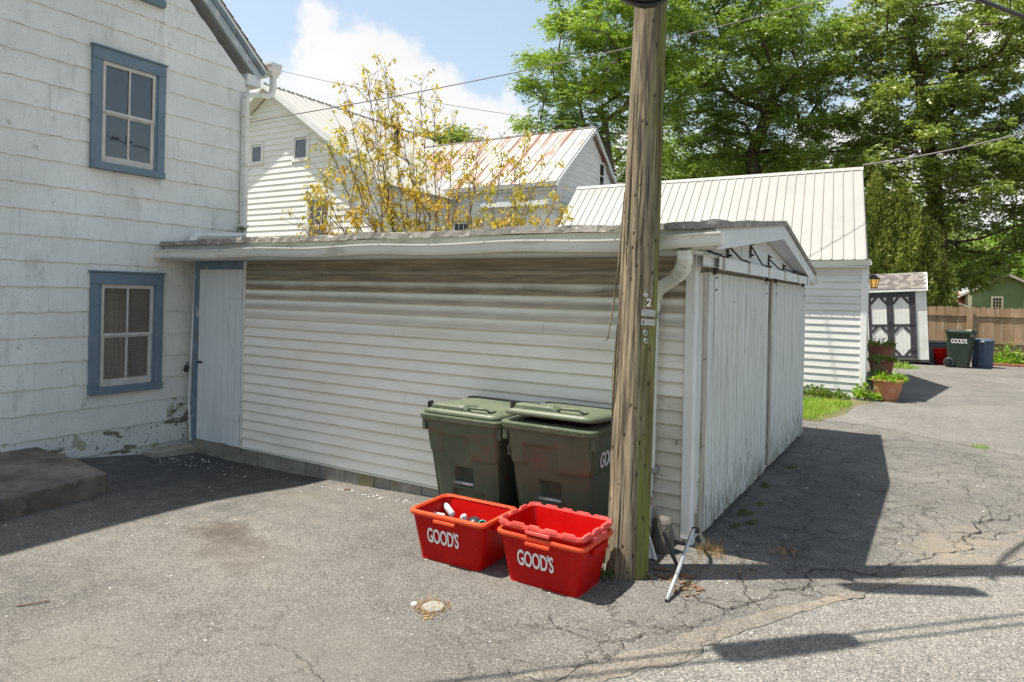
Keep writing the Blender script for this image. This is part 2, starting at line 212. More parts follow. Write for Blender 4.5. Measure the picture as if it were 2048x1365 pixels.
STAINS_AND_SHADE = ((-5.2, 3.75, .42, .25, (.055, .042, .028), .7), (-4.7, 3.5, .55, .3, (.08, .068, .05), .45), (.5, 7.0, .6, .7, (.24, .20, .145), .6), (-7.4, 4.9, 1.7, 1.5, (.045, .047, .05), .6), (-2.8, 2.8, .9, .5, (.15, .135, .115), .45), (-4.0, 1.9, .8, .5, (.17, .155, .13), .4), (-.9, 8, .6, 2.2, (.05, .048, .044), .45), (-5.6, 5.0, .35, .5, (.16, .145, .12), .5))  # oil, sand and tone patches; the bluish one paints shade beside the house
def asphalt(name, dark, light, sand=.0, crack=1.0, speck=.38):
    M = bpy.data.materials.new(name); M.use_nodes = True; t = M.node_tree; t.nodes.clear(); lk = t.links.new
    o = nd(t, 'ShaderNodeOutputMaterial'); b = nd(t, 'ShaderNodeBsdfPrincipled', i_Roughness=.9); b.inputs['Specular IOR Level'].default_value = .25
    p = nd(t, 'ShaderNodeNewGeometry').outputs['Position']
    big = nd(t, 'ShaderNodeTexNoise', i_Scale=.55, i_Detail=7, i_Roughness=.62); lk(p, big.inputs['Vector'])
    med = nd(t, 'ShaderNodeTexNoise', i_Scale=5, i_Detail=5, i_Roughness=.65); lk(p, med.inputs['Vector'])
    fine = nd(t, 'ShaderNodeTexNoise', i_Scale=75, i_Detail=3, i_Roughness=.7); lk(p, fine.inputs['Vector'])
    vo = nd(t, 'ShaderNodeTexVoronoi', i_Scale=125); lk(p, vo.inputs['Vector'])
    s = math_(t, 'ADD', math_(t, 'MULTIPLY', big.outputs[0], .75), math_(t, 'MULTIPLY', med.outputs[0], .45))
    r = nd(t, 'ShaderNodeMapRange', i_1=.40, i_2=.80); lk(s, r.inputs[0])
    x = nd(t, 'ShaderNodeMix', data_type='RGBA'); x.inputs[6].default_value = c4(dark); x.inputs[7].default_value = c4(light); lk(r.outputs[0], x.inputs[0]); cur = x.outputs[2]
    # fine mottling
    fm = nd(t, 'ShaderNodeMapRange', i_1=.3, i_2=.7, i_3=.55, i_4=1.4); lk(fine.outputs[0], fm.inputs[0])
    v = nd(t, 'ShaderNodeVectorMath', operation='SCALE'); lk(cur, v.inputs[0]); lk(fm.outputs[0], v.inputs['Scale']); cur = v.outputs[0]
    # bright and dark stones
    sep = nd(t, 'ShaderNodeSeparateColor'); lk(vo.outputs['Color'], sep.inputs[0])
    st = nd(t, 'ShaderNodeMapRange', i_1=.86, i_2=.92, i_4=speck); lk(sep.outputs[0], st.inputs[0])
    x = nd(t, 'ShaderNodeMix', data_type='RGBA'); lk(st.outputs[0], x.inputs[0]); lk(cur, x.inputs[6]); x.inputs[7].default_value = (.34, .32, .285, 1); cur = x.outputs[2]
    st = nd(t, 'ShaderNodeMapRange', i_1=.80, i_2=.9, i_4=.6); lk(sep.outputs[1], st.inputs[0])
    x = nd(t, 'ShaderNodeMix', data_type='RGBA'); lk(st.outputs[0], x.inputs[0]); lk(cur, x.inputs[6]); x.inputs[7].default_value = (.03, .029, .027, 1); cur = x.outputs[2]
    # stains, and the painted shade patch by the house
    sn = nd(t, 'ShaderNodeTexNoise', i_Scale=1.3, i_Detail=4, i_Roughness=.6); q = nd(t, 'ShaderNodeMapping'); q.inputs['Location'].default_value = (5, 2, 0); lk(p, q.inputs[0]); lk(q.outputs[0], sn.inputs['Vector'])
    sr = nd(t, 'ShaderNodeMapRange', i_1=.62, i_2=.78, i_4=.5); lk(sn.outputs[0], sr.inputs[0])
    x = nd(t, 'ShaderNodeMix', data_type='RGBA'); lk(sr.outputs[0], x.inputs[0]); lk(cur, x.inputs[6]); x.inputs[7].default_value = (.085, .07, .052, 1); cur = x.outputs[2]
    for (cx_, cy_, rx_, ry_, col_, am_) in STAINS_AND_SHADE if crack == 1.0 else ():
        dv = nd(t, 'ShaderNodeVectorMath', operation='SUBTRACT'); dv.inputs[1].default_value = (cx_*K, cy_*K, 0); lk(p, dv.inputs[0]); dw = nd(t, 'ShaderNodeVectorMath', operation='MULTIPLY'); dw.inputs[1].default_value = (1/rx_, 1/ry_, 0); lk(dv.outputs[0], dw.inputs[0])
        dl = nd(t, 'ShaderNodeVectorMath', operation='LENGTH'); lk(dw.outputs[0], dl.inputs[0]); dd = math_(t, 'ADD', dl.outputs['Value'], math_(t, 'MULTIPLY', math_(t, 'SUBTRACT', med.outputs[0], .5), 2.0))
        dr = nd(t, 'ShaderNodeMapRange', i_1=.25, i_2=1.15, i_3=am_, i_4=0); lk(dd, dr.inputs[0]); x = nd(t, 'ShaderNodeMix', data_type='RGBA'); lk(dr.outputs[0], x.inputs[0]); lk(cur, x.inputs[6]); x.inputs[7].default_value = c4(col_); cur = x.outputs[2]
    if sand:
        sn = nd(t, 'ShaderNodeTexNoise', i_Scale=2.6, i_Detail=7, i_Roughness=.7); lk(p, sn.inputs['Vector'])
        sr = nd(t, 'ShaderNodeMapRange', i_1=.48, i_2=.66, i_4=.5); lk(sn.outputs[0], sr.inputs[0])
        x = nd(t, 'ShaderNodeMix', data_type='RGBA'); lk(sr.outputs[0], x.inputs[0]); lk(cur, x.inputs[6]); x.inputs[7].default_value = (.25, .205, .15, 1); cur = x.outputs[2]
    h = math_(t, 'ADD', math_(t, 'MULTIPLY', fine.outputs[0], .6), math_(t, 'MULTIPLY', vo.outputs['Distance'], -.6))
    if crack:
        wn = nd(t, 'ShaderNodeTexNoise', i_Scale=2.2, i_Detail=5, i_Roughness=.7); lk(p, wn.inputs['Vector'])
        w1 = nd(t, 'ShaderNodeVectorMath', operation='SCALE'); w1.inputs['Scale'].default_value = .55; lk(wn.outputs['Color'], w1.inputs[0])
        w2 = nd(t, 'ShaderNodeVectorMath', operation='ADD'); lk(p, w2.inputs[0]); lk(w1.outputs[0], w2.inputs[1])
        ce = nd(t, 'ShaderNodeTexVoronoi', feature='DISTANCE_TO_EDGE', i_Scale=2.1); lk(w2.outputs[0], ce.inputs['Vector'])
        ck = nd(t, 'ShaderNodeMapRange', i_1=.004, i_2=.016, i_3=1, i_4=0); lk(ce.outputs['Distance'], ck.inputs[0])
        cmk = nd(t, 'ShaderNodeMapRange', i_1=.50, i_2=.60); q = nd(t, 'ShaderNodeTexNoise', i_Scale=.8, i_Detail=3); lk(p, q.inputs['Vector']); lk(q.outputs[0], cmk.inputs[0])
        sx = nd(t, 'ShaderNodeSeparateXYZ'); lk(p, sx.inputs[0])
        zone = nd(t, 'ShaderNodeMapRange', i_1=-2.6, i_2=-1.4); lk(sx.outputs[0], zone.inputs[0])
        ca = math_(t, 'MULTIPLY', math_(t, 'MULTIPLY', ck.outputs[0], math_(t, 'MAXIMUM', math_(t, 'MULTIPLY', zone.outputs[0], .75), math_(t, 'MULTIPLY', cmk.outputs[0], .35))), crack)
        x = nd(t, 'ShaderNodeMix', data_type='RGBA'); lk(ca, x.inputs[0]); lk(cur, x.inputs[6]); x.inputs[7].default_value = (.03, .027, .02, 1); cur = x.outputs[2]
        h = math_(t, 'SUBTRACT', h, math_(t, 'MULTIPLY', ca, 1.5))
    lk(cur, b.inputs['Base Color'])
    bp = nd(t, 'ShaderNodeBump', i_Strength=.7, i_Distance=.006); lk(h, bp.inputs['Height']); lk(bp.outputs[0], b.inputs['Normal']); lk(b.outputs[0], o.inputs[0]); return M
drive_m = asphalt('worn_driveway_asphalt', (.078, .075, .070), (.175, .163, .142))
road_m = asphalt('pale_road_asphalt', (.135, .129, .116), (.205, .193, .17), crack=.25, speck=.8)
far_m = asphalt('far_driveway_asphalt', (.095, .09, .082), (.19, .18, .16), crack=.3)
sand_m = asphalt('sandy_asphalt', (.12, .11, .095), (.21, .19, .155), sand=1.0, crack=.3)

def polemat():
    M = bpy.data.materials.new('weathered_pole_wood'); M.use_nodes = True; t = M.node_tree; t.nodes.clear(); lk = t.links.new
    o = nd(t, 'ShaderNodeOutputMaterial'); b = nd(t, 'ShaderNodeBsdfPrincipled', i_Roughness=.9); b.inputs['Specular IOR Level'].default_value = .15
    tcn = nd(t, 'ShaderNodeTexCoord'); ob = tcn.outputs['Object']
    def ns(sc, st, det=6, loc=(0, 0, 0)):
        q = nd(t, 'ShaderNodeMapping'); q.inputs['Scale'].default_value = st; q.inputs['Location'].default_value = loc; lk(ob, q.inputs[0]); n = nd(t, 'ShaderNodeTexNoise', i_Scale=sc, i_Detail=det, i_Roughness=.65); lk(q.outputs[0], n.inputs['Vector']); return n.outputs[0]
    g = ns(42, (1, 1, .05), 9); r = nd(t, 'ShaderNodeMapRange', i_1=.38, i_2=.62); lk(g, r.inputs[0])
    x = nd(t, 'ShaderNodeMix', data_type='RGBA'); x.inputs[6].default_value = (.072, .058, .042, 1); x.inputs[7].default_value = (.345, .29, .195, 1); lk(r.outputs[0], x.inputs[0]); cur = x.outputs[2]
    br = nd(t, 'ShaderNodeMapRange', i_1=.5, i_2=.7, i_4=.6); lk(ns(3, (1, 1, .4)), br.inputs[0])
    x = nd(t, 'ShaderNodeMix', data_type='RGBA'); lk(br.outputs[0], x.inputs[0]); lk(cur, x.inputs[6]); x.inputs[7].default_value = (.17, .13, .09, 1); cur = x.outputs[2]
    # algae on the right-hand side of the trunk
    sx = nd(t, 'ShaderNodeSeparateXYZ'); lk(ob, sx.inputs[0])
    side = math_(t, 'ADD', math_(t, 'ADD', math_(t, 'MULTIPLY', sx.outputs[0], 5.4), math_(t, 'MULTIPLY', sx.outputs[1], 3.2)), math_(t, 'MULTIPLY', math_(t, 'SUBTRACT', ns(11, (1, 1, .06), 6), .5), 2.2))
    al = nd(t, 'ShaderNodeMapRange', i_1=.02, i_2=.50, i_4=.92); lk(side, al.inputs[0])
    ac = nd(t, 'ShaderNodeMix', data_type='RGBA'); ac.inputs[6].default_value = (.125, .12, .045, 1); ac.inputs[7].default_value = (.19, .21, .035, 1)
    ar = nd(t, 'ShaderNodeMapRange', i_1=.42, i_2=.58); lk(ns(7, (1, 1, .12), 4, (3, 3, 3)), ar.inputs[0]); lk(ar.outputs[0], ac.inputs[0])
    rr = nd(t, 'ShaderNodeMapRange', i_1=.32, i_2=.55, i_3=.35); am = math_(t, 'MULTIPLY', al.outputs[0], rr.outputs[0]); lk(ns(20, (1, 1, .05)), rr.inputs[0])
    x = nd(t, 'ShaderNodeMix', data_type='RGBA'); lk(am, x.inputs[0]); lk(cur, x.inputs[6]); lk(ac.outputs[2], x.inputs[7]); cur = x.outputs[2]
    # checks and spike holes
    ck = nd(t, 'ShaderNodeMapRange', i_1=.60, i_2=.64, i_4=.9); lk(ns(26, (1, 1, .02), 3, (1, 7, 2)), ck.inputs[0])
    vo = nd(t, 'ShaderNodeTexVoronoi', i_Scale=32); q = nd(t, 'ShaderNodeMapping'); q.inputs['Scale'].default_value = (1, 1, .36); lk(ob, q.inputs[0]); lk(q.outputs[0], vo.inputs['Vector'])
    sp = nd(t, 'ShaderNodeSeparateColor'); lk(vo.outputs['Color'], sp.inputs[0])
    hl = math_(t, 'MULTIPLY', nd(t, 'ShaderNodeMapRange', i_1=.10, i_2=.22, i_3=1, i_4=0).outputs[0], 1)
    hn = [n for n in t.nodes if n.bl_idname == 'ShaderNodeMapRange'][-1]; lk(vo.outputs['Distance'], hn.inputs[0])
    hm = math_(t, 'MULTIPLY', hl, math_(t, 'GREATER_THAN', sp.outputs[0], .62))
    dk = math_(t, 'MAXIMUM', ck.outputs[0], math_(t, 'MULTIPLY', hm, .9))
    x = nd(t, 'ShaderNodeMix', data_type='RGBA'); lk(dk, x.inputs[0]); lk(cur, x.inputs[6]); x.inputs[7].default_value = (.022, .015, .01, 1); cur = x.outputs[2]
    lk(cur, b.inputs['Base Color'])
    h = math_(t, 'SUBTRACT', g, math_(t, 'MULTIPLY', dk, 1.2))
    bp = nd(t, 'ShaderNodeBump', i_Strength=.9, i_Distance=.012); lk(h, bp.inputs['Height']); lk(bp.outputs[0], b.inputs['Normal']); lk(b.outputs[0], o.inputs[0]); return M
pole_m = polemat()

# ------------------------------------------------------------------ object helpers
class MB:
    def __init__(s): s.v = []; s.f = []
    def box(s, x0, x1, y0, y1, z0, z1):
        b = len(s.v); s.v += [(x0, y0, z0), (x1, y0, z0), (x1, y1, z0), (x0, y1, z0), (x0, y0, z1), (x1, y0, z1), (x1, y1, z1), (x0, y1, z1)]
        s.f += [tuple(b+i for i in q) for q in ((0, 3, 2, 1), (4, 5, 6, 7), (0, 1, 5, 4), (1, 2, 6, 5), (2, 3, 7, 6), (3, 0, 4, 7))]; return s
    def bar(s, p, q, w, d, up=(0, 0, 1)):          # square-section bar from p to q
        p = Vector(p); q = Vector(q); a = (q-p).normalized(); u = Vector(up)
        if abs(a.dot(u)) > .98: u = Vector((0, 1, 0))
        sx = a.cross(u).normalized(); sy = sx.cross(a).normalized(); b = len(s.v)
        for c in (p, q):
            for i, j in ((-1, -1), (1, -1), (1, 1), (-1, 1)): s.v.append(tuple(c+sx*w/2*i+sy*d/2*j))
        s.f += [tuple(b+i for i in k) for k in ((0, 1, 2, 3), (7, 6, 5, 4), (0, 4, 5, 1), (1, 5, 6, 2), (2, 6, 7, 3), (3, 7, 4, 0))]; return s
    def prism(s, poly, off):
        b = len(s.v); n = len(poly); o = Vector(off); s.v += [tuple(p) for p in poly]+[tuple(Vector(p)+o) for p in poly]
        s.f += [tuple(b+i for i in range(n)), tuple(b+n+i for i in reversed(range(n)))]+[(b+i, b+n+i, b+n+(i+1) % n, b+(i+1) % n) for i in range(n)]; return s
    def rings(s, rr, close=True, cap=True):
        b = len(s.v); n = len(rr[0])
        for r in rr: s.v += [tuple(p) for p in r]
        for k in range(len(rr)-1):
            for i in range(n if close else n-1):
                j = (i+1) % n; s.f.append((b+k*n+i, b+k*n+j, b+(k+1)*n+j, b+(k+1)*n+i))
        if cap: s.f += [tuple(b+i for i in reversed(range(n))), tuple(b+(len(rr)-1)*n+i for i in range(n))]
        return s
    def tube(s, pts, r, n=8, sq=None, cap=True):
        pts = [Vector(p) for p in pts]; R = r if isinstance(r, (list, tuple)) else [r]*len(pts); rr = []; pu = None
        for i, p in enumerate(pts):
            a = (pts[min(i+1, len(pts)-1)]-pts[max(i-1, 0)]).normalized()
            if pu is None: pu = Vector((0, 0, 1)) if abs(a.z) < .9 else Vector((0, 1, 0))
            sx = a.cross(pu).normalized(); sy = sx.cross(a).normalized(); pu = sy
            if sq: rr.append([p+sx*sq[0]/2*i_+sy*sq[1]/2*j_ for i_, j_ in ((-1, -.7), (-.7, -1), (.7, -1), (1, -.7), (1, .7), (.7, 1), (-.7, 1), (-1, .7))])
            else: rr.append([p+(sx*math.cos(2*math.pi*k/n)+sy*math.sin(2*math.pi*k/n))*R[i] for k in range(n)])
        return s.rings(rr, cap=cap)
    def lathe(s, prof, c=(0, 0, 0), n=24, cap=False):
        return s.rings([[(c[0]+r*math.cos(2*math.pi*k/n), c[1]+r*math.sin(2*math.pi*k/n), c[2]+z) for k in range(n)] for r, z in prof], cap=cap)
    def mesh(s, name, smooth=False):
        me = bpy.data.meshes.new(name); me.from_pydata(s.v, [], s.f); me.update()
        if smooth: me.polygons.foreach_set('use_smooth', [True]*len(me.polygons))
        return me
def link(name, me, par=None, loc=(0, 0, 0), rot=(0, 0, 0)):
    o = bpy.data.objects.new(name, me); COL.objects.link(o); o.location = loc; o.rotation_euler = rot
    if par is not None: o.parent = par
    return o
def part(name, mb, ma, par=None, smooth=False, loc=(0, 0, 0), rot=(0, 0, 0), bevel=0, auto=None):
    me = mb.mesh(name, smooth) if isinstance(mb, MB) else mb
    if not me.materials: me.materials.append(ma)
    o = link(name, me, par, loc, rot)
    if bevel: b = o.modifiers.new('bevel', 'BEVEL'); b.width = bevel; b.segments = 2; b.limit_method = 'ANGLE'; b.angle_limit = rad(50)
    return o
def tag(o, label, cat, group=None, kind=None):
    if label: o['label'] = label
    if cat: o['category'] = cat
    if group: o['group'] = group
    if kind: o['kind'] = kind
    return o
def thing(name, label, cat, loc=(0, 0, 0), rot=(0, 0, 0), group=None):
    o = link(name, None, None, loc, rot); o.empty_display_size = .2; return tag(o, label, cat, group)
def copy_tree(o, par=None):
    c = o.copy(); COL.objects.link(c); c.parent = par
    for ch in list(o.children): copy_tree(ch, c)
    return c
def sm(a, b, x): t = min(1, max(0, (x-a)/(b-a))); return t*t*(3-2*t)
def text_mesh(body, h, w, depth=.004):
    cu = bpy.data.curves.new('lettering', 'FONT'); cu.body = body; cu.size = 1; cu.offset = .018; cu.extrude = depth; cu.align_x = 'CENTER'; cu.space_character = .93; cu.resolution_u = 4
    o = bpy.data.objects.new('lettering', cu); COL.objects.link(o); dg = bpy.context.evaluated_depsgraph_get(); dg.update()
    me = bpy.data.meshes.new_from_object(o.evaluated_get(dg)); bpy.data.objects.remove(o)
    xs = [v.co.x for v in me.vertices]; ys = [v.co.y for v in me.vertices]; sx = w/(max(xs)-min(xs)); sy = h/(max(ys)-min(ys)); cx = (max(xs)+min(xs))/2; cy = (max(ys)+min(ys))/2
    for v in me.vertices: v.co = Vector(((v.co.x-cx)*sx, (v.co.y-cy)*sy, v.co.z))
    me.materials.clear(); return me

# ------------------------------------------------------------------ ground
def gh(x, y):
    return -.16*sm(-1.9, -7.8, x)*math.exp(-((y-5.75)/1.1)**2)*(1 if x > -8.9 else 1)
def axis(a, b, seg):
    out = [a]
    while out[-1] < b: out.append(min(b, out[-1]+seg(out[-1])))
    return out
xs = axis(-11, 14, lambda x: .14 if x < 2 else 1.2); ys = axis(-6, 34, lambda y: .14 if 1 < y < 9 else 1.0)
mb = MB(); nx = len(xs)
for y in ys:
    for x in xs: mb.v.append((x, y, gh(x, y)))
for j in range(len(ys)-1):
    for i in range(nx-1): mb.f.append((j*nx+i, j*nx+i+1, (j+1)*nx+i+1, (j+1)*nx+i))
o = part('driveway', mb, drive_m, smooth=True); tag(o, 'worn speckled grey asphalt yard in front of the garage', None, kind='structure')
mb = MB(); mb.v += [(-500, -500, -.35), (500, -500, -.35), (500, 700, -.35), (-500, 700, -.35)]; mb.f.append((0, 1, 2, 3))
tag(part('ground', mb, soil_m), 'open grassy ground around the yard', None, kind='structure')
def ragged(pts, step=.12, amp=.02, seed=1):
    out = []; r = random.Random(seed)
    for a, b in zip(pts[:-1], pts[1:]):
        a = Vector(a); b = Vector(b); n = max(1, int((b-a).length/step)); pr = Vector((-(b-a).y, (b-a).x)).normalized()
        for k in range(n): out.append(a.lerp(b, k/n)+pr*r.uniform(-amp, amp))
    out.append(Vector(pts[-1])); return out
edge = [(-3.2, .6), (-1.62, 3.36), (-1.0, 4.55), (-.43, 5.5), (.15, 6.6), (.85, 8.0), (2.4, 11.2), (6, 19)]
eg = ragged(edge, .1, .03, 3); mb = MB()
mb.v = [(p.x, p.y, .004) for p in eg]+[(13.9, p.y-6.5, .004) for p in eg]; n = len(eg); mb.f = [(i, n+i, n+i+1, i+1) for i in range(n-1)]
tag(part('road', mb, road_m), 'pale coarse asphalt lane in the near right corner', None, kind='structure')
mb = MB(); r3 = random.Random(5)
for i, p in enumerate(eg):
    q = eg[min(i+1, n-1)]-eg[max(i-1, 0)]; pr = Vector((-q.y, q.x)).normalized(); w = .07+.12*mnoise.noise(Vector((p.x*2, p.y*2, 0)))
    w2 = .10+.35*max(0, mnoise.noise(Vector((p.x*.9, p.y*.9, 4))))+(.5 if 6 < p.y < 9 else 0)*math.exp(-((p.y-7.6)/.9)**2)
    a = p+pr*w; b = p-pr*w2*.6; mb.v += [(a.x, a.y, .008), (b.x, b.y, .008)]
    if i: k = 2*i; mb.f.append((k-2, k-1, k+1, k))
tag(part('sandy_road_edge', mb, sand_m), 'strip of loose sand and grit along the edge of the lane', None, kind='stuff')
pe = ragged([(-1.6, 13.3), (-.9, 13.25), (-.5, 13.1), (.32, 12.5), (1.2, 12.0), (3, 11.2), (13.8, 9)], .2, .04, 8); mb = MB()
mb.v = [(p.x, p.y, .004) for p in pe]+[(p.x if p.x > -1.5 else -1.6, 33.5, .004) for p in pe]; n = len(pe); mb.f = [(i, i+1, n+i+1, n+i) for i in range(n-1)]
tag(part('far_driveway', mb, far_m), 'darker newer asphalt running back to the white shed', None, kind='structure')
# open cracks
def crack(mb, pts, w, seed, z=.011):
    r = random.Random(seed); P = [Vector(p) for p in pts]
    for _ in range(4):
        Q = [P[0]]
        for a, b in zip(P[:-1], P[1:]):
            d = b-a; mid = (a+b)/2+Vector((-d.y, d.x))*r.uniform(-.22, .22); Q += [mid, b]
        P = Q
    b0 = len(mb.v)
    for i, p in enumerate(P):
        d = P[min(i+1, len(P)-1)]-P[max(i-1, 0)]; q = Vector((-d.y, d.x)).normalized(); ww = w*.6*r.uniform(.15, 1.3)*min(1, .25+8*min(i, len(P)-1-i)/len(P))
        mb.v += [(p.x+q.x*ww, p.y+q.y*ww, z+gh(p.x, p.y)), (p.x-q.x*ww, p.y-q.y*ww, z+gh(p.x, p.y))]
        if i: k = b0+2*i; mb.f.append((k-2, k-1, k+1, k))
mb = MB()
for i, (pts, w) in enumerate([([(-1.48, 4.83), (-1.3, 4.75), (-1.14, 4.73), (-.95, 5.05), (-.87, 5.2)], .009), ([(-.93, 5.15), (-.72, 5.85), (-.31, 6.0), (.02, 6.6), (.3, 7.4), (.56, 8.2), (.9, 8.6)], .014),
    ([(.3, 7.4), (.55, 7.5), (.8, 7.9), (1.2, 8.0)], .008), ([(-1.66, 3.85), (-1.45, 4.12), (-1.22, 4.42), (-1.14, 4.73)], .006), ([(-2.1, 4.0), (-1.66, 3.85)], .006), ([(-1.3, 5.6), (-.95, 5.75), (-.72, 5.85)], .008),
    ([(-.72, 5.85), (-1.05, 6.4), (-1.5, 6.7)], .007), ([(-1.14, 5.75), (-1.1, 5.2), (-.98, 4.95)], .007), ([(-1.9, 3.2), (-1.55, 3.75), (-1.45, 4.12)], .005), ([(-7.1, 4.0), (-6.58, 4.8), (-6.62, 5.36), (-6.9, 5.6)], .010),
    ([(-3.6, 2.4), (-3.2, 2.75), (-2.9, 2.7), (-2.6, 2.55)], .004), ([(-2.0, 3.3), (-1.7, 3.0)], .005), ([(.02, 6.6), (-.2, 7.2), (-.1, 7.9), (.2, 8.4)], .005), ([(-1.2, 3.9), (-1.1, 4.3), (-1.14, 4.73)], .004), ([(-.31, 6.0), (-.05, 6.1), (.2, 6.3)], .006), ([(-.9, 5.5), (-.6, 5.35), (-.35, 5.55)], .006), ([(.56, 8.2), (.4, 9.2), (.6, 10.2), (.45, 11)], .006), ([(-.1, 7.9), (.5, 8.0), (1.1, 9)], .005)]):
    crack(mb, pts, w, i)
tag(part('pavement_cracks', mb, tar_m), 'dark open cracks branching across the asphalt', None, kind='stuff')
def flakes(mb, n, fn, s0, s1, seed, lift=.004, flat=.35):
    r = random.Random(seed)
    for _ in range(n):
        x, y = fn(r); s = r.uniform(s0, s1); a = r.uniform(0, 6.3); z = gh(x, y)+lift; b = len(mb.v)
        for k in range(4):
            t = a+k*math.pi/2+r.uniform(-.4, .4); mb.v.append((x+s*math.cos(t), y+s*math.sin(t), z))
        mb.v.append((x, y, z+s*flat)); mb.f += [(b+k, b+(k+1) % 4, b+4) for k in range(4)]
mb = MB(); flakes(mb, 60, lambda r: (-8.5+abs(r.gauss(0, .7)), 5.62-abs(r.gauss(0, .22))), .004, .015, 1); flakes(mb, 50, lambda r: (r.uniform(-6, -3.9), 5.55-abs(r.gauss(0, .05))), .005, .014, 2)
flakes(mb, 60, lambda r: (r.uniform(-8.5, -2), r.uniform(2, 5.4)), .004, .011, 3); flakes(mb, 60, lambda r: (r.uniform(-1.4, 1), r.uniform(4, 11)), .004, .011, 4)
tag(part('white_paint_chips', mb, chip_m), 'scattered white paint flakes and pebbles on the asphalt', None, kind='stuff')

# ------------------------------------------------------------------ white shingled house (left)
house = thing('shingled_house', 'tall white house with wavy shingles and blue window frames at left', 'house', (-8.93, 6.7, 0))
HX, HY = -8.93, 6.7
def hz_(y):                      # rake height above plan position y (world)
    return 5.30+(6.7-y)*.925 if y > 4.5 else 7.30
mb = MB(); poly = [(0, 0, -.3), (0, 0, 5.28), (0, 4.5-HY, 7.30), (0, -12.7, 7.30), (0, -12.7, -.3)]; mb.prism(poly, (-9, 0, 0))
wall = part('wall', mb, shingle_low, house)
WINS = [(4.47, 5.42, 3.57, 5.09), (4.51, 5.45, .74, 2.28), (4.45, 5.38, 5.87, 6.45)]
rr = random.Random(11); rows = 0
z = -.02
while z < 7.2:
    y = 1.6+(rows % 2)*.31+rr.uniform(-.03, .03)-.0
    while y < HY:
        jg = rr.choice((.0002, .0002, .0004, .0016)); y0, y1 = y+jg, min(y+.61, HY)-jg
        cuts = sorted({y0, y1}|{q for w in WINS for q in w[:2] if y0 < q < y1}|{y0+(y1-y0)*k/6 for k in range(1, 6)})
        mb = MB(); tilt = rr.uniform(-.0025, .0025); pr = rr.uniform(0, .003)
        wav = lambda q: .0050*math.sin(q*20.6+rows*1.9+.8*math.sin(q*2.3+rows))+.0025*math.sin(q*41+rows*2)
        for a, b in zip(cuts[:-1], cuts[1:]):
            if b-a < .004: continue
            mid = (a+b)/2; lo, hi = z, z+.30
            for w in WINS:
                if w[0] <= mid <= w[1]:
                    if lo < w[3] and hi > w[2]:
                        if lo >= w[2]: lo = w[3]
                        elif hi <= w[3]: hi = w[2]
                        else: hi = w[2]
            if hi-lo < .01: continue
            ta = min(hi, hz_(a)-.02); tb = min(hi, hz_(b)-.02); f = lo == z
            la = lo+(wav(a)+tilt if f else 0); lb = lo+(wav(b)+tilt if f else 0)
            if ta-la < .01 or tb-lb < .01: continue
            xf = .019+pr; xb = .007
            mb.v += [(0, a-HY, la), (0, b-HY, lb), (0, b-HY, tb), (0, a-HY, ta), (xf, a-HY, la), (xf, b-HY, lb), (xb, b-HY, tb), (xb, a-HY, ta)]
            k = len(mb.v)-8; mb.f += [tuple(k+i for i in q) for q in ((4, 5, 6, 7), (0, 1, 5, 4), (3, 7, 6, 2), (0, 4, 7, 3), (1, 2, 6, 5))]
        if mb.v: part('shingle', mb, shingle_low if rows == 0 or (rows == 1 and y > 5.3) else shingle_m, wall)
        y += .61
    z += .30; rows += 1
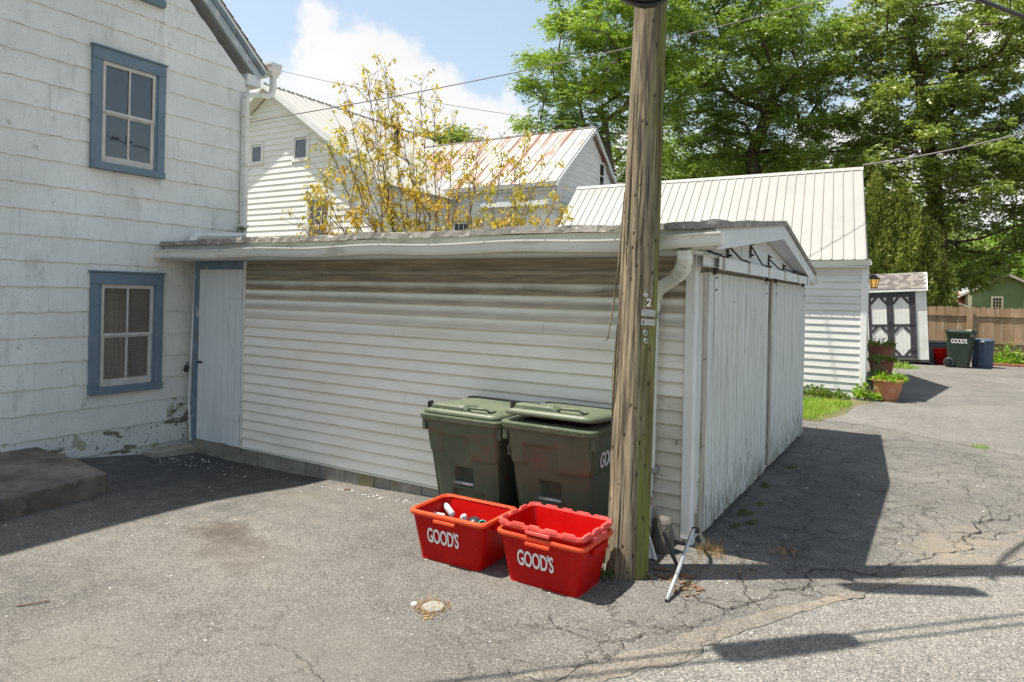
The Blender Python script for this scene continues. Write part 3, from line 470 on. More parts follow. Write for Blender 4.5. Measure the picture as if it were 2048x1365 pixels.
def sash_window(par, y0, y1, z0, z1, low):
    """window in a wall that faces +X; coordinates local to the house"""
    w = part('window_casing', MB(), blue_m, par)
    mb = MB(); c = .105
    mb.box(.0, .062, y0, y0+c, z0+.09, z1-.15).box(.0, .062, y1-c, y1, z0+.09, z1-.15).box(0, .066, y0, y1, z1-.15, z1).box(0, .085, y0-.02, y1+.02, z1, z1+.022).box(0, .09, y0, y1, z0, z0+.09)
    mb.box(.0, .045, y0+c, y0+c+.03, z0+.09, z1-.15).box(.0, .045, y1-c-.03, y1-c, z0+.09, z1-.15)
    w.data = mb.mesh('window_casing'); w.data.materials.append(blue_m)
    b = w.modifiers.new('bevel', 'BEVEL'); b.width = .004; b.segments = 1
    a, b_, lo, hi = y0+c+.03, y1-c-.03, z0+.09, z1-.15; mid = (lo+hi)/2+.01; cy = (a+b_)/2
    s1 = MB(); t = .035
    s1.box(.012, .040, a, a+t, mid-.02, hi).box(.012, .040, b_-t, b_, mid-.02, hi).box(.012, .040, a+t, b_-t, hi-.05, hi).box(.012, .046, a+t, b_-t, mid-.02, mid+.018).box(.014, .036, cy-.011, cy+.011, mid+.018, hi-.05)
    part('upper_sash', s1, sash_m, w, bevel=.002)
    s2 = MB(); s2.box(.006, .030, a, a+.05, lo, mid-.02).box(.006, .030, b_-.05, b_, lo, mid-.02).box(.006, .032, a+.05, b_-.05, lo, lo+.09).box(.006, .030, a+.05, b_-.05, mid-.04, mid-.02).box(.008, .028, cy-.014, cy+.014, lo+.09, mid-.04)
    part('lower_sash', s2, sash_m, w, bevel=.002)
    gm = glass_low if low else glass_m
    for (p, q, r_, s_) in ((a+t, cy-.011, mid+.018, hi-.05), (cy+.011, b_-t, mid+.018, hi-.05), (a+.05, cy-.014, lo+.09, mid-.04), (cy+.014, b_-.05, lo+.09, mid-.04)):
        g = MB(); g.box(.016, .019, p, q, r_, s_); part('pane', g, gm, w)
    if low:
        bl = MB(); zz = lo+.1
        while zz < hi-.02:
            bl.v += [(.0022, a+.02, zz), (.0022, b_-.02, zz), (.0045, b_-.02, zz+.024), (.0045, a+.02, zz+.024)]; k = len(bl.v)-4; bl.f.append((k, k+1, k+2, k+3)); zz += .026
        part('window_blind', bl, blind_m, w)
        cu = MB()
        for k in range(24):
            yy = a+.02+(cy-.02-a)*k/23; cu.v += [(.008+.003*math.sin(k*1.7), yy, lo+.08), (.008+.003*math.sin(k*1.7), yy, hi)]
            if k: q = 2*k; cu.f.append((q-2, q, q+1, q-1))
        part('net_curtain', cu, curtain_m, w, smooth=True)
    else:
        d = MB(); d.box(.001, .004, a, b_, lo, hi); part('dark_room', d, dark_m, w)
for i, (a, b, c, d) in enumerate(WINS): sash_window(house, a-HY, b-HY, c, d, i == 1)
# roof, rake trim, eave return
L_ = Vector((0, 6.98-HY, 5.42)); T_ = Vector((0, 4.5-HY, 7.71)); sl_ = (T_-L_).normalized(); nn = Vector((0, -sl_.z, sl_.y)); nn = nn if nn.z > 0 else -nn
mb = MB(); mb.prism([L_+nn*.05+Vector((.095, 0, 0)), T_+nn*.05+Vector((.095, 0, 0)), T_+nn*.095+Vector((.095, 0, 0)), L_+nn*.095+Vector((.095, 0, 0))], (-9.4, 0, 0)); roof = part('roof', mb, trim_m, house)
for k in range(19):
    p = L_.lerp(T_, k/19); q = L_.lerp(T_, (k+1.12)/19); s = MB()
    s.prism([p+nn*.097, q+nn*.097, q+nn*.101, p+nn*.118], (-9.2, 0, 0)); s.v = [(x+.112, y, z) for x, y, z in s.v]; part('shingle_course', s, brownshingle_m, roof)
mb = MB(); mb.prism([L_-nn*.13+Vector((.024, 0, 0)), T_-nn*.13+Vector((.024, 0, 0)), T_+nn*.048+Vector((.024, 0, 0)), L_+nn*.048+Vector((.024, 0, 0))], (.040, 0, 0)); part('rake_board', mb, rake_m, house)
mb = MB(); mb.prism([L_-nn*.02+Vector((.066, 0, 0)), T_-nn*.02+Vector((.066, 0, 0)), T_+nn*.046+Vector((.066, 0, 0)), L_+nn*.046+Vector((.066, 0, 0))], (.025, 0, 0)); part('rake_moulding', mb, blue_worn, house)
mb = MB(); mb.box(-9.0, .062, .003, .24, 5.22, 5.38); part('eave_return', mb, trim_m, house)
mb = MB(); mb.box(-9.0, -.02, .002, .10, -.2, 5.2); part('rear_wall', mb, shingle_m, house)
mb = MB(); mb.box(-9.4, .09, -12.8, 4.5-HY, 7.31, 7.60); part('flat_roof', mb, oldroof_m, house)
# leader box + downspout of the house (stands free of the boards)
ds = thing('house_downspout', 'white round-cornered downspout at the corner of the tall white house', 'downspout', (HX, HY, 0))
mb = MB(); mb.rings([[(x*s+.12, y*s+.42, z) for x, y in ((-.075, -.09), (.075, -.09), (.075, .09), (-.075, .09))] for s, z in ((.7, 5.43), (.75, 5.46), (1, 5.50), (1.12, 5.60), (1.15, 5.60), (1.15, 5.63))]); part('leader_box', mb, gutter_m, ds)
mb = MB(); mb.box(-9, .0, .30, .42, 5.44, 5.56); part('gutter', mb, gutter_m, ds)
mb = MB(); mb.tube([(.12, .42, 5.44), (.12, .42, 5.24), (.11, .40, 5.16), (.10, .34, 5.11), (.09, .10, 5.07), (.085, .02, 5.05), (.08, -.03, 5.0), (.08, -.04, 4.9), (.08, -.03, 3.02)], .045, sq=(.10, .075)); part('upper_pipe', mb, gutter_m, ds, bevel=.004)
mb = MB(); mb.tube([(.08, -.03, 3.0), (.10, -.06, 2.93), (.12, -.14, 2.90), (.14, -.80, 2.84), (.145, -.87, 2.82), (.15, -.90, 2.76), (.15, -.91, 2.62)], .045, sq=(.10, .075)); part('lower_pipe', mb, gutter_m, ds, bevel=.004)
mb = MB(); mb.box(.02, .14, -.09, .03, 3.05, 3.08).box(.02, .14, -.09, .03, 4.70, 4.73); part('strap', mb, gutter_m, ds)
# concrete step
st = MB(); r = random.Random(3)
st.prism([(-8.88, 3.95, -.05), (-8.88, .8, -.05), (-6.94, .8, -.05), (-6.94, 2.8, -.05), (-7.10, 3.80, -.05), (-7.95, 3.92, -.05)], (0, 0, .26))
o = part('concrete_step', st, step_m, bevel=.022); tag(o, 'weathered mossy concrete step against the white house at far left', 'step')
mb = MB(); mb.box(-8.86, -8.60, 5.2, 7.2, -.3, -.07); tag(part('concrete_sill_slab', mb, slab_m), 'pale concrete slab in the gap between house and garage', 'slab')

# ------------------------------------------------------------------ clapboard garage
GX0, GX1, GY0, GY1 = -8.66, -1.70, 5.80, 11.55
gar = thing('garage', 'low cream clapboard garage with sliding doors behind the rubbish carts', 'garage', (GX0, GY0, 0))
def loc(x, y, z): return (x-GX0, y-GY0, z)
mb = MB(); mb.prism([loc(GX1-.02, GY0+.03, -.2), loc(GX1-.02, GY0+.03, 2.52), loc(GX1-.02, 8.7, 2.88), loc(GX1-.02, GY1, 2.42), loc(GX1-.02, GY1, -.2)], (-(GX1-GX0)+.06, 0, 0)); gwall = part('wall', mb, white_m, gar)
def board(par, name, x0, x1, z0, z1, y, ma, proud=.022, thin=.004, wob=.0, seed=0):
    """one lapped board on a wall that faces -Y"""
    m_ = MB(); r_ = random.Random(seed); n = max(1, int((x1-x0)/.6)); a = len(m_.v)
    for k in range(n+1):
        x = x0+(x1-x0)*k/n; w = r_.uniform(-wob, wob)*.5
        m_.v += [(x, y-.001, z1), (x, y-proud*.42, z0+(z1-z0)*.70+w), (x, y-proud-w*.5, z0+w), (x, y, z0+.006+w)]
    for k in range(n):
        for j in range(3): q = a+4*k+j; m_.f.append((q, q+1, q+5, q+4))
    m_.f += [(a+3, a+2, a+1, a), (a+4*n, a+4*n+1, a+4*n+2, a+4*n+3)]
    return part(name, m_, ma, par)
z0 = .055; nb = 20; dz = (2.47-z0)/nb; rb = random.Random(21)
for k in range(nb):
    a, b = z0+k*dz, z0+(k+1)*dz+.012
    seam = [-6.42, -4.9, -3.3][k % 3]+rb.uniform(-.2, .2)
    if k == 17 or k == 16: seam = -6.38
    for j, (xa, xb) in enumerate(((-7.585, seam+.02), (seam, GX1-.075))):
        if k >= nb-3: ma = vinyl_d
        elif k == nb-4: ma = vinyl_d if j else vinyl_h
        elif k >= nb-6: ma = vinyl_h
        elif k < 6 and j and k % 3 != 1: ma = vinyl_m
        else: ma = vinyl_m
        board(gwall, 'clapboard', xa-GX0, xb-GX0, a, b, (0 if j else -.0035), grime_shade_m, .027, wob=.0018, seed=k*7+j)
# short stained boards right of the pole
for k in range(nb):
    a, b = z0+k*dz, z0+(k+1)*dz+.012
    board(gwall, 'clapboard', GX1-.42-GX0, GX1-.075-GX0, a+.001, b, -.006, grime_shade_m if k > 9 else vinyl_mould, .029, wob=.003, seed=k+300)
mb = MB(); mb.box(-7.585-GX0, GX1-.06-GX0, -.03, .0, .035, .052); part('starter_strip', mb, gutter_m, gar)
mb = MB(); mb.box(-7.62-GX0, -7.585-GX0, -.038, .02, .04, 2.47); part('end_channel', mb, gutter_m, gar)
mb = MB(); mb.box(GX1-.075-GX0, GX1+.012-GX0, -.05, .0, .06, 2.47).box(GX1-.012-GX0, GX1+.012-GX0, .0, .10, -.02, 2.42); part('corner_post', mb, white_m, gar, bevel=.006)
# foundation blocks
x = GX0; k = 0
while x < GX1-.07:
    w = .44 if k % 3 else .24; w = min(w, GX1-.06-x); zt = .036; mb = MB(); d = rb.uniform(-.008, .008)
    mb.box(x-GX0+.004, x-GX0+w-.004, -.012+d, .15, -.28, zt if x > -7.7 else .05); part('block', mb, block_m, gar, bevel=.008); x += w; k += 1
mb = MB(); mb.box(.01, GX1-.07-GX0, .0, .14, -.3, .03); part('mortar', mb, block_m, gar)
# plank door
door = part('door', MB().box(.10, 1.02, -.005, .028, .05, 2.36), plank_m, gar)
for k in range(7):
    w = .92/7; zb = .05+.0*k; m_ = MB().box(.10+w*k+.0025, .10+w*(k+1)-.0025, -.030-rb.uniform(0, .003), -.006, zb-rb.uniform(0, .012), 2.365); part('plank', m_, plank_m, door, bevel=.003)
for zz in (.42, 2.02):
    m_ = MB().prism([(.70, -.034, zz-.02), (1.02, -.034, zz-.045), (1.02, -.034, zz+.045), (.70, -.034, zz+.02)], (0, -.007, 0)); part('strap_hinge', m_, plank_m, door)
m_ = MB().box(.03, .20, -.040, -.033, 1.08, 1.11); part('hasp', m_, dark_steel, door)
mb = MB().box(.0, .095, -.045, .03, .04, 2.47); part('door_jamb', mb, blue_worn, gar, bevel=.006)
mb = MB().box(.095, 1.04, -.042, .03, 2.37, 2.47); part('door_head', mb, blue_worn, gar, bevel=.005)
mb = MB(); mb.tube([(-.03, -.02, .0), (-.075, -.03, .5), (-.05, -.03, 1.1), (-.01, -.03, 1.8), (.0, -.03, 2.46)], .02, sq=(.035, .02)); part('loose_trim_strip', mb, white_m, gar)
# eave: soffit, fascia, gutter, roof
EX0, EX1, EY = -8.84, -1.42, 5.42
mb = MB().box(EX0-GX0, GX1+.1-GX0, EY-GY0+.02, -.0, 2.475, 2.50); part('soffit', mb, trim_m, gar)
mb = MB().box(EX0-GX0, EX1-GX0-.01, EY-GY0, EY-GY0+.022, 2.50, 2.668); part('fascia', mb, fascia_m, gar, bevel=.003)
gp = [(0, -.005), (-.085, -.005), (-.10, .02), (-.112, .075), (-.122, .085), (-.122, .10), (-.114, .10), (-.104, .082), (-.088, .018), (-.078, .007), (-.008, .007), (-.008, .10), (0, .10)]
m_ = MB(); R_ = []
for i in range(31):
    x = -9.02+(1.36+9.02-2*1.36+.0)*0; x = -9.02+(-1.37+9.02)*i/30; dzz = .010*math.sin(i*.9)+(.018*max(0, (i-28)/2))-.012*(1-i/30)
    R_.append([(x-GX0, EY-GY0-.003+py, 2.505+pz+dzz) for py, pz in gp])
m_.rings(R_); part('gutter', m_, gutter_m, gar)
for i in range(12):
    x = -8.8+i*.655; m_ = MB().box(x-GX0, x-GX0+.012, EY-GY0-.128, EY-GY0-.002, 2.600, 2.606); m_.tube([(x-GX0+.006, EY-GY0-.130, 2.585+.006), (x-GX0+.006, EY-GY0-.122, 2.591)], .007, 6); part('gutter_spike', m_, steel_m, gar)
m_ = MB(); RX = [-1.40, -1.47, -1.56]; RYZ = [(5.40, 2.672), (8.62, 3.02), (11.95, 2.545)]
m_.v = []; 
for (y, z_), xr in zip(RYZ, RX):
    m_.v += [(EX0-.02-GX0, y-GY0, z_), (xr-GX0, y-GY0, z_), (EX0-.02-GX0, y-GY0, z_+.028), (xr-GX0, y-GY0, z_+.028)]
for k in (0, 4): m_.f += [(k, k+4, k+5, k+1), (k+2, k+3, k+7, k+6), (k+1, k+5, k+7, k+3), (k, k+2, k+6, k+4)]
m_.f += [(0, 1, 3, 2), (8, 10, 11, 9)]
roof = part('roof', m_, oldroof_m, gar)
x = EX0-.04; k = 0
while x < -1.44:
    w = [1.35, .9, 1.15, .75, 1.0][k % 5]; w = min(w, -1.40-x); m_ = MB(); R_ = []; rk = random.Random(k)
    n = 12
    for i in range(n+1):
        xx = x+w*i/n-GX0; j = rk.uniform(-.008, .008)+(.018*math.sin(i/n*math.pi) if k % 2 else 0); R_.append([(xx, EY-GY0-.035+rk.uniform(-.008, .008), 2.676+j*.4-.012), (xx, EY-GY0-.032, 2.722+j), (xx, EY-GY0+.55, 2.772+j*.5), (xx, EY-GY0+.55, 2.735)])
    m_.rings(R_); part('roofing_edge', m_, oldroof_m, roof); x += max(w-.012, .03); k += 1
for k in range(5):
    x = -8.6+k*1.45; m_ = MB(); y0_ = .25*(k % 2); R_ = []
    for i in range(7):
        t = i/6; y = EY-GY0+.5+y0_+(2.65)*t; z_ = 2.672+(3.02-2.672)*((y+GY0-5.40)/3.22)+.034; h_ = .012+.012*math.sin(i*1.3+k); R_.append([(x-GX0, y, z_), (x-GX0+.0, y, z_+h_), (min(x+1.5, -1.60)-GX0, y, z_+h_*.8+.002*k), (min(x+1.5, -1.60)-GX0, y, z_)])
    m_.rings(R_); part('roofing_sheet', m_, oldroof_m, roof)
# rake fascia and soffit over the doors
def rake(i, j, name, z_off0, z_off1, xo, th):
    (ya, za), (yb, zb) = RYZ[i], RYZ[j]; m_ = MB()
    m_.prism([(RX[i]-GX0-xo, ya-GY0, za-z_off0), (RX[j]-GX0-xo, yb-GY0, zb-z_off0), (RX[j]-GX0-xo, yb-GY0, zb-z_off1), (RX[i]-GX0-xo, ya-GY0, za-z_off1)], (-th, 0, 0)); return part(name, m_, trim_m, gar, bevel=.003)
rake(0, 1, 'rake_board', .003, .175, .012, .022); rake(1, 2, 'rake_board', .003, .175, .012, .022)
rake(0, 1, 'rake_soffit', .150, .165, .036, .25); rake(1, 2, 'rake_soffit', .150, .165, .036, .25)
m_ = MB(); R_ = [[(RX[i]-GX0+.012, y-GY0, z_-.012), (RX[i]-GX0+.012, y-GY0, z_+.045), (RX[i]-GX0-.35, y-GY0, z_+.05), (RX[i]-GX0-.35, y-GY0, z_+.03)] for i, (y, z_) in enumerate(RYZ)]; m_.rings(R_); part('rake_flashing', m_, oldroof_m, roof)
m_ = MB().box(-1.6-GX0, -1.52-GX0, 11.9-GY0, 12.02-GY0, 2.40, 2.50); part('gutter_end', m_, gutter_m, gar)
# gable sheets above the doors
for i, (ya, yb) in enumerate(((5.82, 7.45), (7.454, 8.75), (8.754, 11.5))):
    f_ = lambda y: (2.49+(y-5.4)*(3.02-2.672)/3.22 if y < 8.62 else 2.84-(y-8.62)*.1426)
    pts = [(GX1-.018-GX0, ya-GY0, 2.40), (GX1-.018-GX0, yb-GY0, 2.40), (GX1-.018-GX0, yb-GY0, f_(yb))]
    if ya < 8.62 < yb: pts.append((GX1-.018-GX0, 8.62-GY0, f_(8.62)))
    pts.append((GX1-.018-GX0, ya-GY0, f_(ya))); m_ = MB().prism(pts, (.012+.004*i, 0, 0)); part('gable_board', m_, trim_m, gar)
# sliding doors
def sliding(y0, y1, x, zb, zt, n):
    d = part('sliding_door', MB().box(x-.035-GX0, x-GX0, y0-GY0, y1-GY0, zb+.01, zt-.01), bead_m, gar); m_ = MB(); w = (y1-y0-.12)/n
    for k in range(n):
        a = y0+.12+k*w; m_.box(x-GX0, x+.014+rb.uniform(0, .003)-GX0, a+.004-GY0, a+w-.004-GY0, zb-rb.uniform(0, .02), zt)
    o = part('beadboard', m_, bead_m, d); o['kind'] = 'stuff'
    for k in range(3):
        h_ = (zt-zb)/3; m_ = MB().box(x-GX0, x+.020-GX0, y0-GY0, y0+.115-GY0, zb+h_*k+.003, zb+h_*(k+1)-.003); part('edge_board', m_, greywood_m, d, bevel=.003)
    for yy in (y0+.30, y1-.22):
        m_ = MB().box(x+.018-GX0, x+.026-GX0, yy-GY0, yy+.05-GY0, zt-.20, zt-.01); part('hanger_strap', m_, white_m, d)
        m_ = MB(); m_.tube([(x+.026-GX0, yy+.025-GY0, zt-.04), (x+.034-GX0, yy+.025-GY0, zt-.04)], .012, 6).tube([(x+.026-GX0, yy+.025-GY0, zt-.15), (x+.034-GX0, yy+.025-GY0, zt-.15)], .012, 6)
        part('bolt', m_, dark_steel, d)
    return d
sliding(5.86, 8.60, -1.655, .085, 2.345, 26); sliding(8.78, 11.52, -1.660, .085, 2.35, 26)
part('gap_shade_strip', MB().box(-1.70-GX0, -1.688-GX0, 8.55-GY0, 8.84-GY0, .09, 2.345), dark_m, gar)  # dark strip painting the shade in the gap between the two doors
# track with open ends and brackets
m_ = MB()
for xx in (-1.66, -1.60):
    m_.box(xx-GX0, xx+.006-GX0, 5.64-GY0, 11.2-GY0, 2.385, 2.475).box(xx+.006-GX0, xx+.05-GX0, 5.64-GY0, 11.2-GY0, 2.469, 2.475).box(xx+.006-GX0, xx+.018-GX0, 5.64-GY0, 11.2-GY0, 2.385, 2.391)
m_.box(-1.548-GX0, -1.542-GX0, 5.95-GY0, 11.2-GY0, 2.37, 2.478)
part('door_track', m_, trim_m, gar)
for i, yy in enumerate((6.05, 7.05, 8.05, 9.05, 10.05, 10.9)):
    m_ = MB(); m_.box(-1.545-GX0, -1.530-GX0, yy-GY0, yy+.05-GY0, 2.36, 2.492).box(-1.70-GX0, -1.530-GX0, yy-GY0, yy+.05-GY0, 2.480, 2.492); part('track_hanger', m_, steel_m if i else greywood_m, gar)
    zt_ = min(2.70, 2.50+(yy-5.4)*.08) if yy < 9 else 2.62-(yy-9)*.06
    m_ = MB(); m_.box(-1.695-GX0, -1.683-GX0, yy-.25-GY0, yy-.21-GY0, zt_-.12, zt_+.06); m_.tube([(-1.68-GX0, yy-.23-GY0, zt_), (-1.60-GX0, yy-.05-GY0, 2.51), (-1.56-GX0, yy+.03-GY0, 2.50)], .009, 6)
    m_.tube([(-1.68-GX0, yy-.23-GY0, zt_+.03), (-1.655-GX0, yy-.23-GY0, zt_+.03)], .012, 6).tube([(-1.68-GX0, yy-.23-GY0, zt_-.09), (-1.655-GX0, yy-.23-GY0, zt_-.09)], .012, 6)
    part('track_bracket', m_, dark_steel, gar)
for yy in (6.15, 8.4, 8.95, 11.1):
    m_ = MB(); m_.tube([(-1.63-GX0, yy-.04-GY0, 2.37), (-1.60-GX0, yy-.04-GY0, 2.37)], .032, 10).box(-1.63-GX0, -1.615-GX0, yy-.06-GY0, yy-GY0, 2.33, 2.37); part('track_roller', m_, dark_steel, gar)
m_ = MB(); m_.box(GX1-.02-GX0, GX1+.01-GX0, .03, 5.7, 2.345, 2.40); part('door_header', m_, greywood_m, gar)
m_ = MB(); m_.box(GX1-.02-GX0, GX1+.01-GX0, 5.70, 5.75, .0, 2.42); part('corner_trim', m_, white_m, gar)
# padlock
pl = thing('padlock', 'black padlock hanging from the hasp of the white plank door', 'padlock', (-8.70, 5.73, 1.05), (0, rad(28), 0))
part('lock_body', MB().box(-.035, .035, -.035, .0, -.11, -.02), black_m, pl, bevel=.008)
m_ = MB(); m_.tube([(-.022, -.018, -.02)]+[(-.022*math.cos(t*math.pi/6), -.018, .01+.03*math.sin(t*math.pi/6)) for t in range(7)]+[(.022, -.018, -.02)], .006, 8); part('shackle', m_, dark_steel, pl, smooth=True)
# garage downspout
dsp = thing('garage_downspout', 'dented cream downspout with ribbed elbow between the pole and garage corner', 'downspout', (GX1+.045, GY0, 0))
def ribbed(path, sq, name, ma, ribs):
    pts = []
    for a, b in zip(path[:-1], path[1:]):
        a = Vector(a); b = Vector(b)
        for k in range(ribs): pts.append(a.lerp(b, k/ribs))
    pts.append(Vector(path[-1])); m_ = MB(); rr_ = []; pu = Vector((0, 1, 0))
    for i, p in enumerate(pts):
        a = (pts[min(i+1, len(pts)-1)]-pts[max(i-1, 0)]).normalized(); sx = a.cross(pu).normalized(); sy = sx.cross(a).normalized(); g = 1 if i % 2 else .92
        rr_.append([p+sx*sq[0]/2*g*i_+sy*sq[1]/2*g*j_ for i_, j_ in ((-1, -.7), (-.7, -1), (.7, -1), (1, -.7), (1, .7), (.7, 1), (-.7, 1), (-1, .7))])
    m_.rings(rr_); return part(name, m_, ma, dsp)
ribbed([(-.02, -.42, 2.50), (-.02, -.40, 2.42), (-.06, -.34, 2.34), (-.12, -.28, 2.29)], (.12, .09), 'upper_elbow', gutter_m, 4)
ribbed([(-.11, -.28, 2.295), (-.30, -.13, 2.205)], (.105, .08), 'diagonal_pipe', gutter_m, 1)
ribbed([(-.29, -.14, 2.21), (-.35, -.10, 2.16), (-.375, -.095, 2.08), (-.38, -.095, 2.0)], (.10, .075), 'lower_elbow', gutter_m, 3)
ribbed([(-.38, -.095, 2.02), (-.39, -.095, .60)], (.085, .07), 'main_pipe', gutter_m, 1)
ribbed([(-.395, -.10, .62), (-.41, -.10, .12)], (.078, .06), 'lower_pipe', white_m, 1)
for zz in (1.95, .62): part('strap', MB().box(-.45, -.33, -.14, -.04, zz-.02, zz+.02), alu_m, dsp)
m_ = MB(); R_ = []
for t in range(6):
    q = t/5; cx_ = -1.99+.10*q; cy_ = 5.42-.10*q; z_ = .24-.235*q; w = .035+.035*q; R_.append([(cx_-w, cy_-.01, z_+.01*math.sin(t)), (cx_-w*.3, cy_-.045, z_), (cx_+w*.4, cy_-.02, z_+.008), (cx_+w, cy_-.03, z_), (cx_+w*.9, cy_+.01, z_), (cx_-w*.9, cy_+.02, z_)])
m_.rings(R_); tag(part('crushed_downspout_end', m_, gutter_m), 'crushed white end of a downspout lying at the foot of the pole', 'downspout end')
m_ = MB(); ico = []
for t in range(7):
    for k in range(10):
        a = k/10*6.283; q = t/6; rr_ = .11*(1+.25*mnoise.noise(Vector((math.cos(a)*1.5, math.sin(a)*1.5, q*3))))*(1-.45*q*q); ico.append((-1.86+rr_*math.cos(a), 5.55+rr_*.8*math.sin(a), -.02+.30*q))
m_.rings([ico[i*10:(i+1)*10] for i in range(7)]); tag(part('broken_concrete_stone', m_, step_m, smooth=True), 'rough mossy chunk of concrete behind the pole by the garage corner', 'stone')

# ------------------------------------------------------------------ utility pole
lx, ly = .032*r0.x+.062*fw.x, .032*r0.y+.062*fw.y
pole = thing('utility_pole', 'weathered wooden utility pole with green algae standing in front of the garage', 'pole', (-1.94, 4.955, 0)); 
pole.rotation_euler = (-ly, lx, 0)
m_ = MB(); R_ = []; nseg = 64
def pr_(a, z): 
    q = mnoise.noise(Vector((math.cos(a)*5, math.sin(a)*5, z*.25)))*.010+mnoise.noise(Vector((math.cos(a)*17, math.sin(a)*17, z*.5)))*.006
    # a deep check running up the face and a hollow where a strip has split away
    ck = -.018*math.exp(-((a-4.35-.05*math.sin(z*1.3))/.03)**2)*(1 if .2 < z < 4 else .4); sp = -.026*math.exp(-((a-3.75)/.14)**2)*sm(3.1, 2.4, z)*sm(1.2, 1.5, z)
    return q+ck+sp
zs = [i*.07 for i in range(0, 72)]+[5.04+i*.5 for i in range(10)]
for z_ in zs:
    base_ = .160-.0072*z_+(.004*math.exp(-z_/.18)); ro = []
    for k in range(nseg):
        a = k/nseg*2*math.pi; q = base_+pr_(a, z_); ro.append((q*math.cos(a), q*math.sin(a), z_-.04))
    R_.append(ro)
m_.rings(R_); part('shaft', m_, pole_m, pole, smooth=True)
m_ = MB(); m_.tube([(-.125, -.075, 2.95), (-.130, -.082, 2.7), (-.140, -.088, 2.4), (-.158, -.098, 2.1), (-.180, -.105, 1.9), (-.190, -.11, 1.78)], [.003, .007, .009, .008, .006, .002], 5); m_.tube([(-.189, -.11, 1.80), (-.20, -.11, 1.765), (-.225, -.12, 1.76)], .0035, 4); part('splinter', m_, pole_m, pole)
m_ = MB(); m_.tube([(-.130, -.082, 1.9), (-.138, -.09, 1.5), (-.134, -.09, 1.1)], [.004, .016, .004], 5); part('splinter', m_, pole_m, pole)
def ptag(u, z_, mk, th=.004):      # u: angle of the middle of the tag
    return mk
def band(a0, a1, z0_, z1_, name='metal_band'):
    m_ = MB(); n = 10; R_ = []
    for k in range(n+1):
        a = a0+(a1-a0)*k/n; b_ = .160-.0072*z0_+.008; R_.append([(b_*math.cos(a), b_*math.sin(a), z0_), ((b_+.004)*math.cos(a), (b_+.004)*math.sin(a), z0_), ((b_+.004)*math.cos(a), (b_+.004)*math.sin(a), z1_), (b_*math.cos(a), b_*math.sin(a), z1_)])
    m_.rings(R_); return part(name, m_, alu_m, pole)
band(-1.02, -.18, 1.965, 2.015); band(-1.02, -.18, 1.895, 1.942)
def disc(a, z_, rx, rz):
    b_ = .160-.0072*z_+.006; m_ = MB(); c = Vector((b_*math.cos(a), b_*math.sin(a), z_)); t_ = Vector((-math.sin(a), math.cos(a), 0)); n_ = Vector((math.cos(a), math.sin(a), 0))
    m_.rings([[c+n_*h_+t_*rx*math.cos(q*.5236)+Vector((0, 0, rz*math.sin(q*.5236))) for q in range(12)] for h_ in (-.004, .005)]); return part('number_tag', m_, alu_m, pole)
disc(-.82, 2.125, .018, .018); disc(-.76, 1.835, .016, .022); disc(-.72, 1.775, .016, .022)
def glyph(txt, a, z_, h_, w_):
    b_ = .160-.0072*z_+.014; me = text_mesh(txt, h_, w_, .002); me.materials.append(letter_m if h_ > .03 else dark_steel)
    o = link('numeral', me, pole, (b_*math.cos(a), b_*math.sin(a), z_), (rad(90), 0, a+math.pi/2)); return o
glyph('2', -.66, 2.07, .058, .036)
glyph('3', -.76, 1.835, .02, .012); glyph('9', -.72, 1.775, .02, .012); glyph('5', -.90, 1.918, .022, .014)
# coil of cable on the pole top, aerial cable and splice closure above the frame
coil = thing('cable_coil', 'coil of black cable hanging on the top of the utility pole', 'cable', (-1.93, 5.02, 5.0))
for k in range(7):
    m_ = MB(); R = .41+.012*math.sin(k*2.1); pts = [(R*math.cos(t*math.pi/16)*r0.x+fw.x*(-.02*k-.02), R*math.cos(t*math.pi/16)*r0.y+fw.y*(-.02*k-.02), (.24+R*.98)*math.sin(t*math.pi/16)+.01*k) for t in range(32)]
    pts.append(pts[0]); m_.tube(pts, .019, 8, cap=False); part('cable_loop', m_, cable_m, coil, smooth=True)
ac = thing('splice_cable', 'aerial telephone cable with a splice box, running over the lane', 'cable', (-2.52, 3.55, 5.0))
dirc = Vector((.70, .71, 0)).normalized()
for s_, dzz in ((-.05, .0), (.05, .10)):
    m_ = MB(); m_.tube([tuple(dirc*t_+Vector((s_*.7, -s_*.7, dzz+.002*t_*t_))) for t_ in [-12, -8, -5, -3, -1.5, 0, 1.5, 3, 5, 8, 12, 20]], .014, 6); part('strand', m_, cable_m, ac, smooth=True)
m_ = MB(); c0 = dirc*-.42; c1 = dirc*.42
m_.rings([[tuple(dirc*t_+Vector((a_*.7071*w_, -a_*.7071*w_, b_*w_+.05))) for a_, b_ in ((-.09, -.10), (.09, -.10), (.09, .10), (-.09, .10))] for t_, w_ in ((-.46, .85), (-.44, 1.15), (.36, 1.0), (.44, .8))]); part('splice_box', m_, black_m, ac)
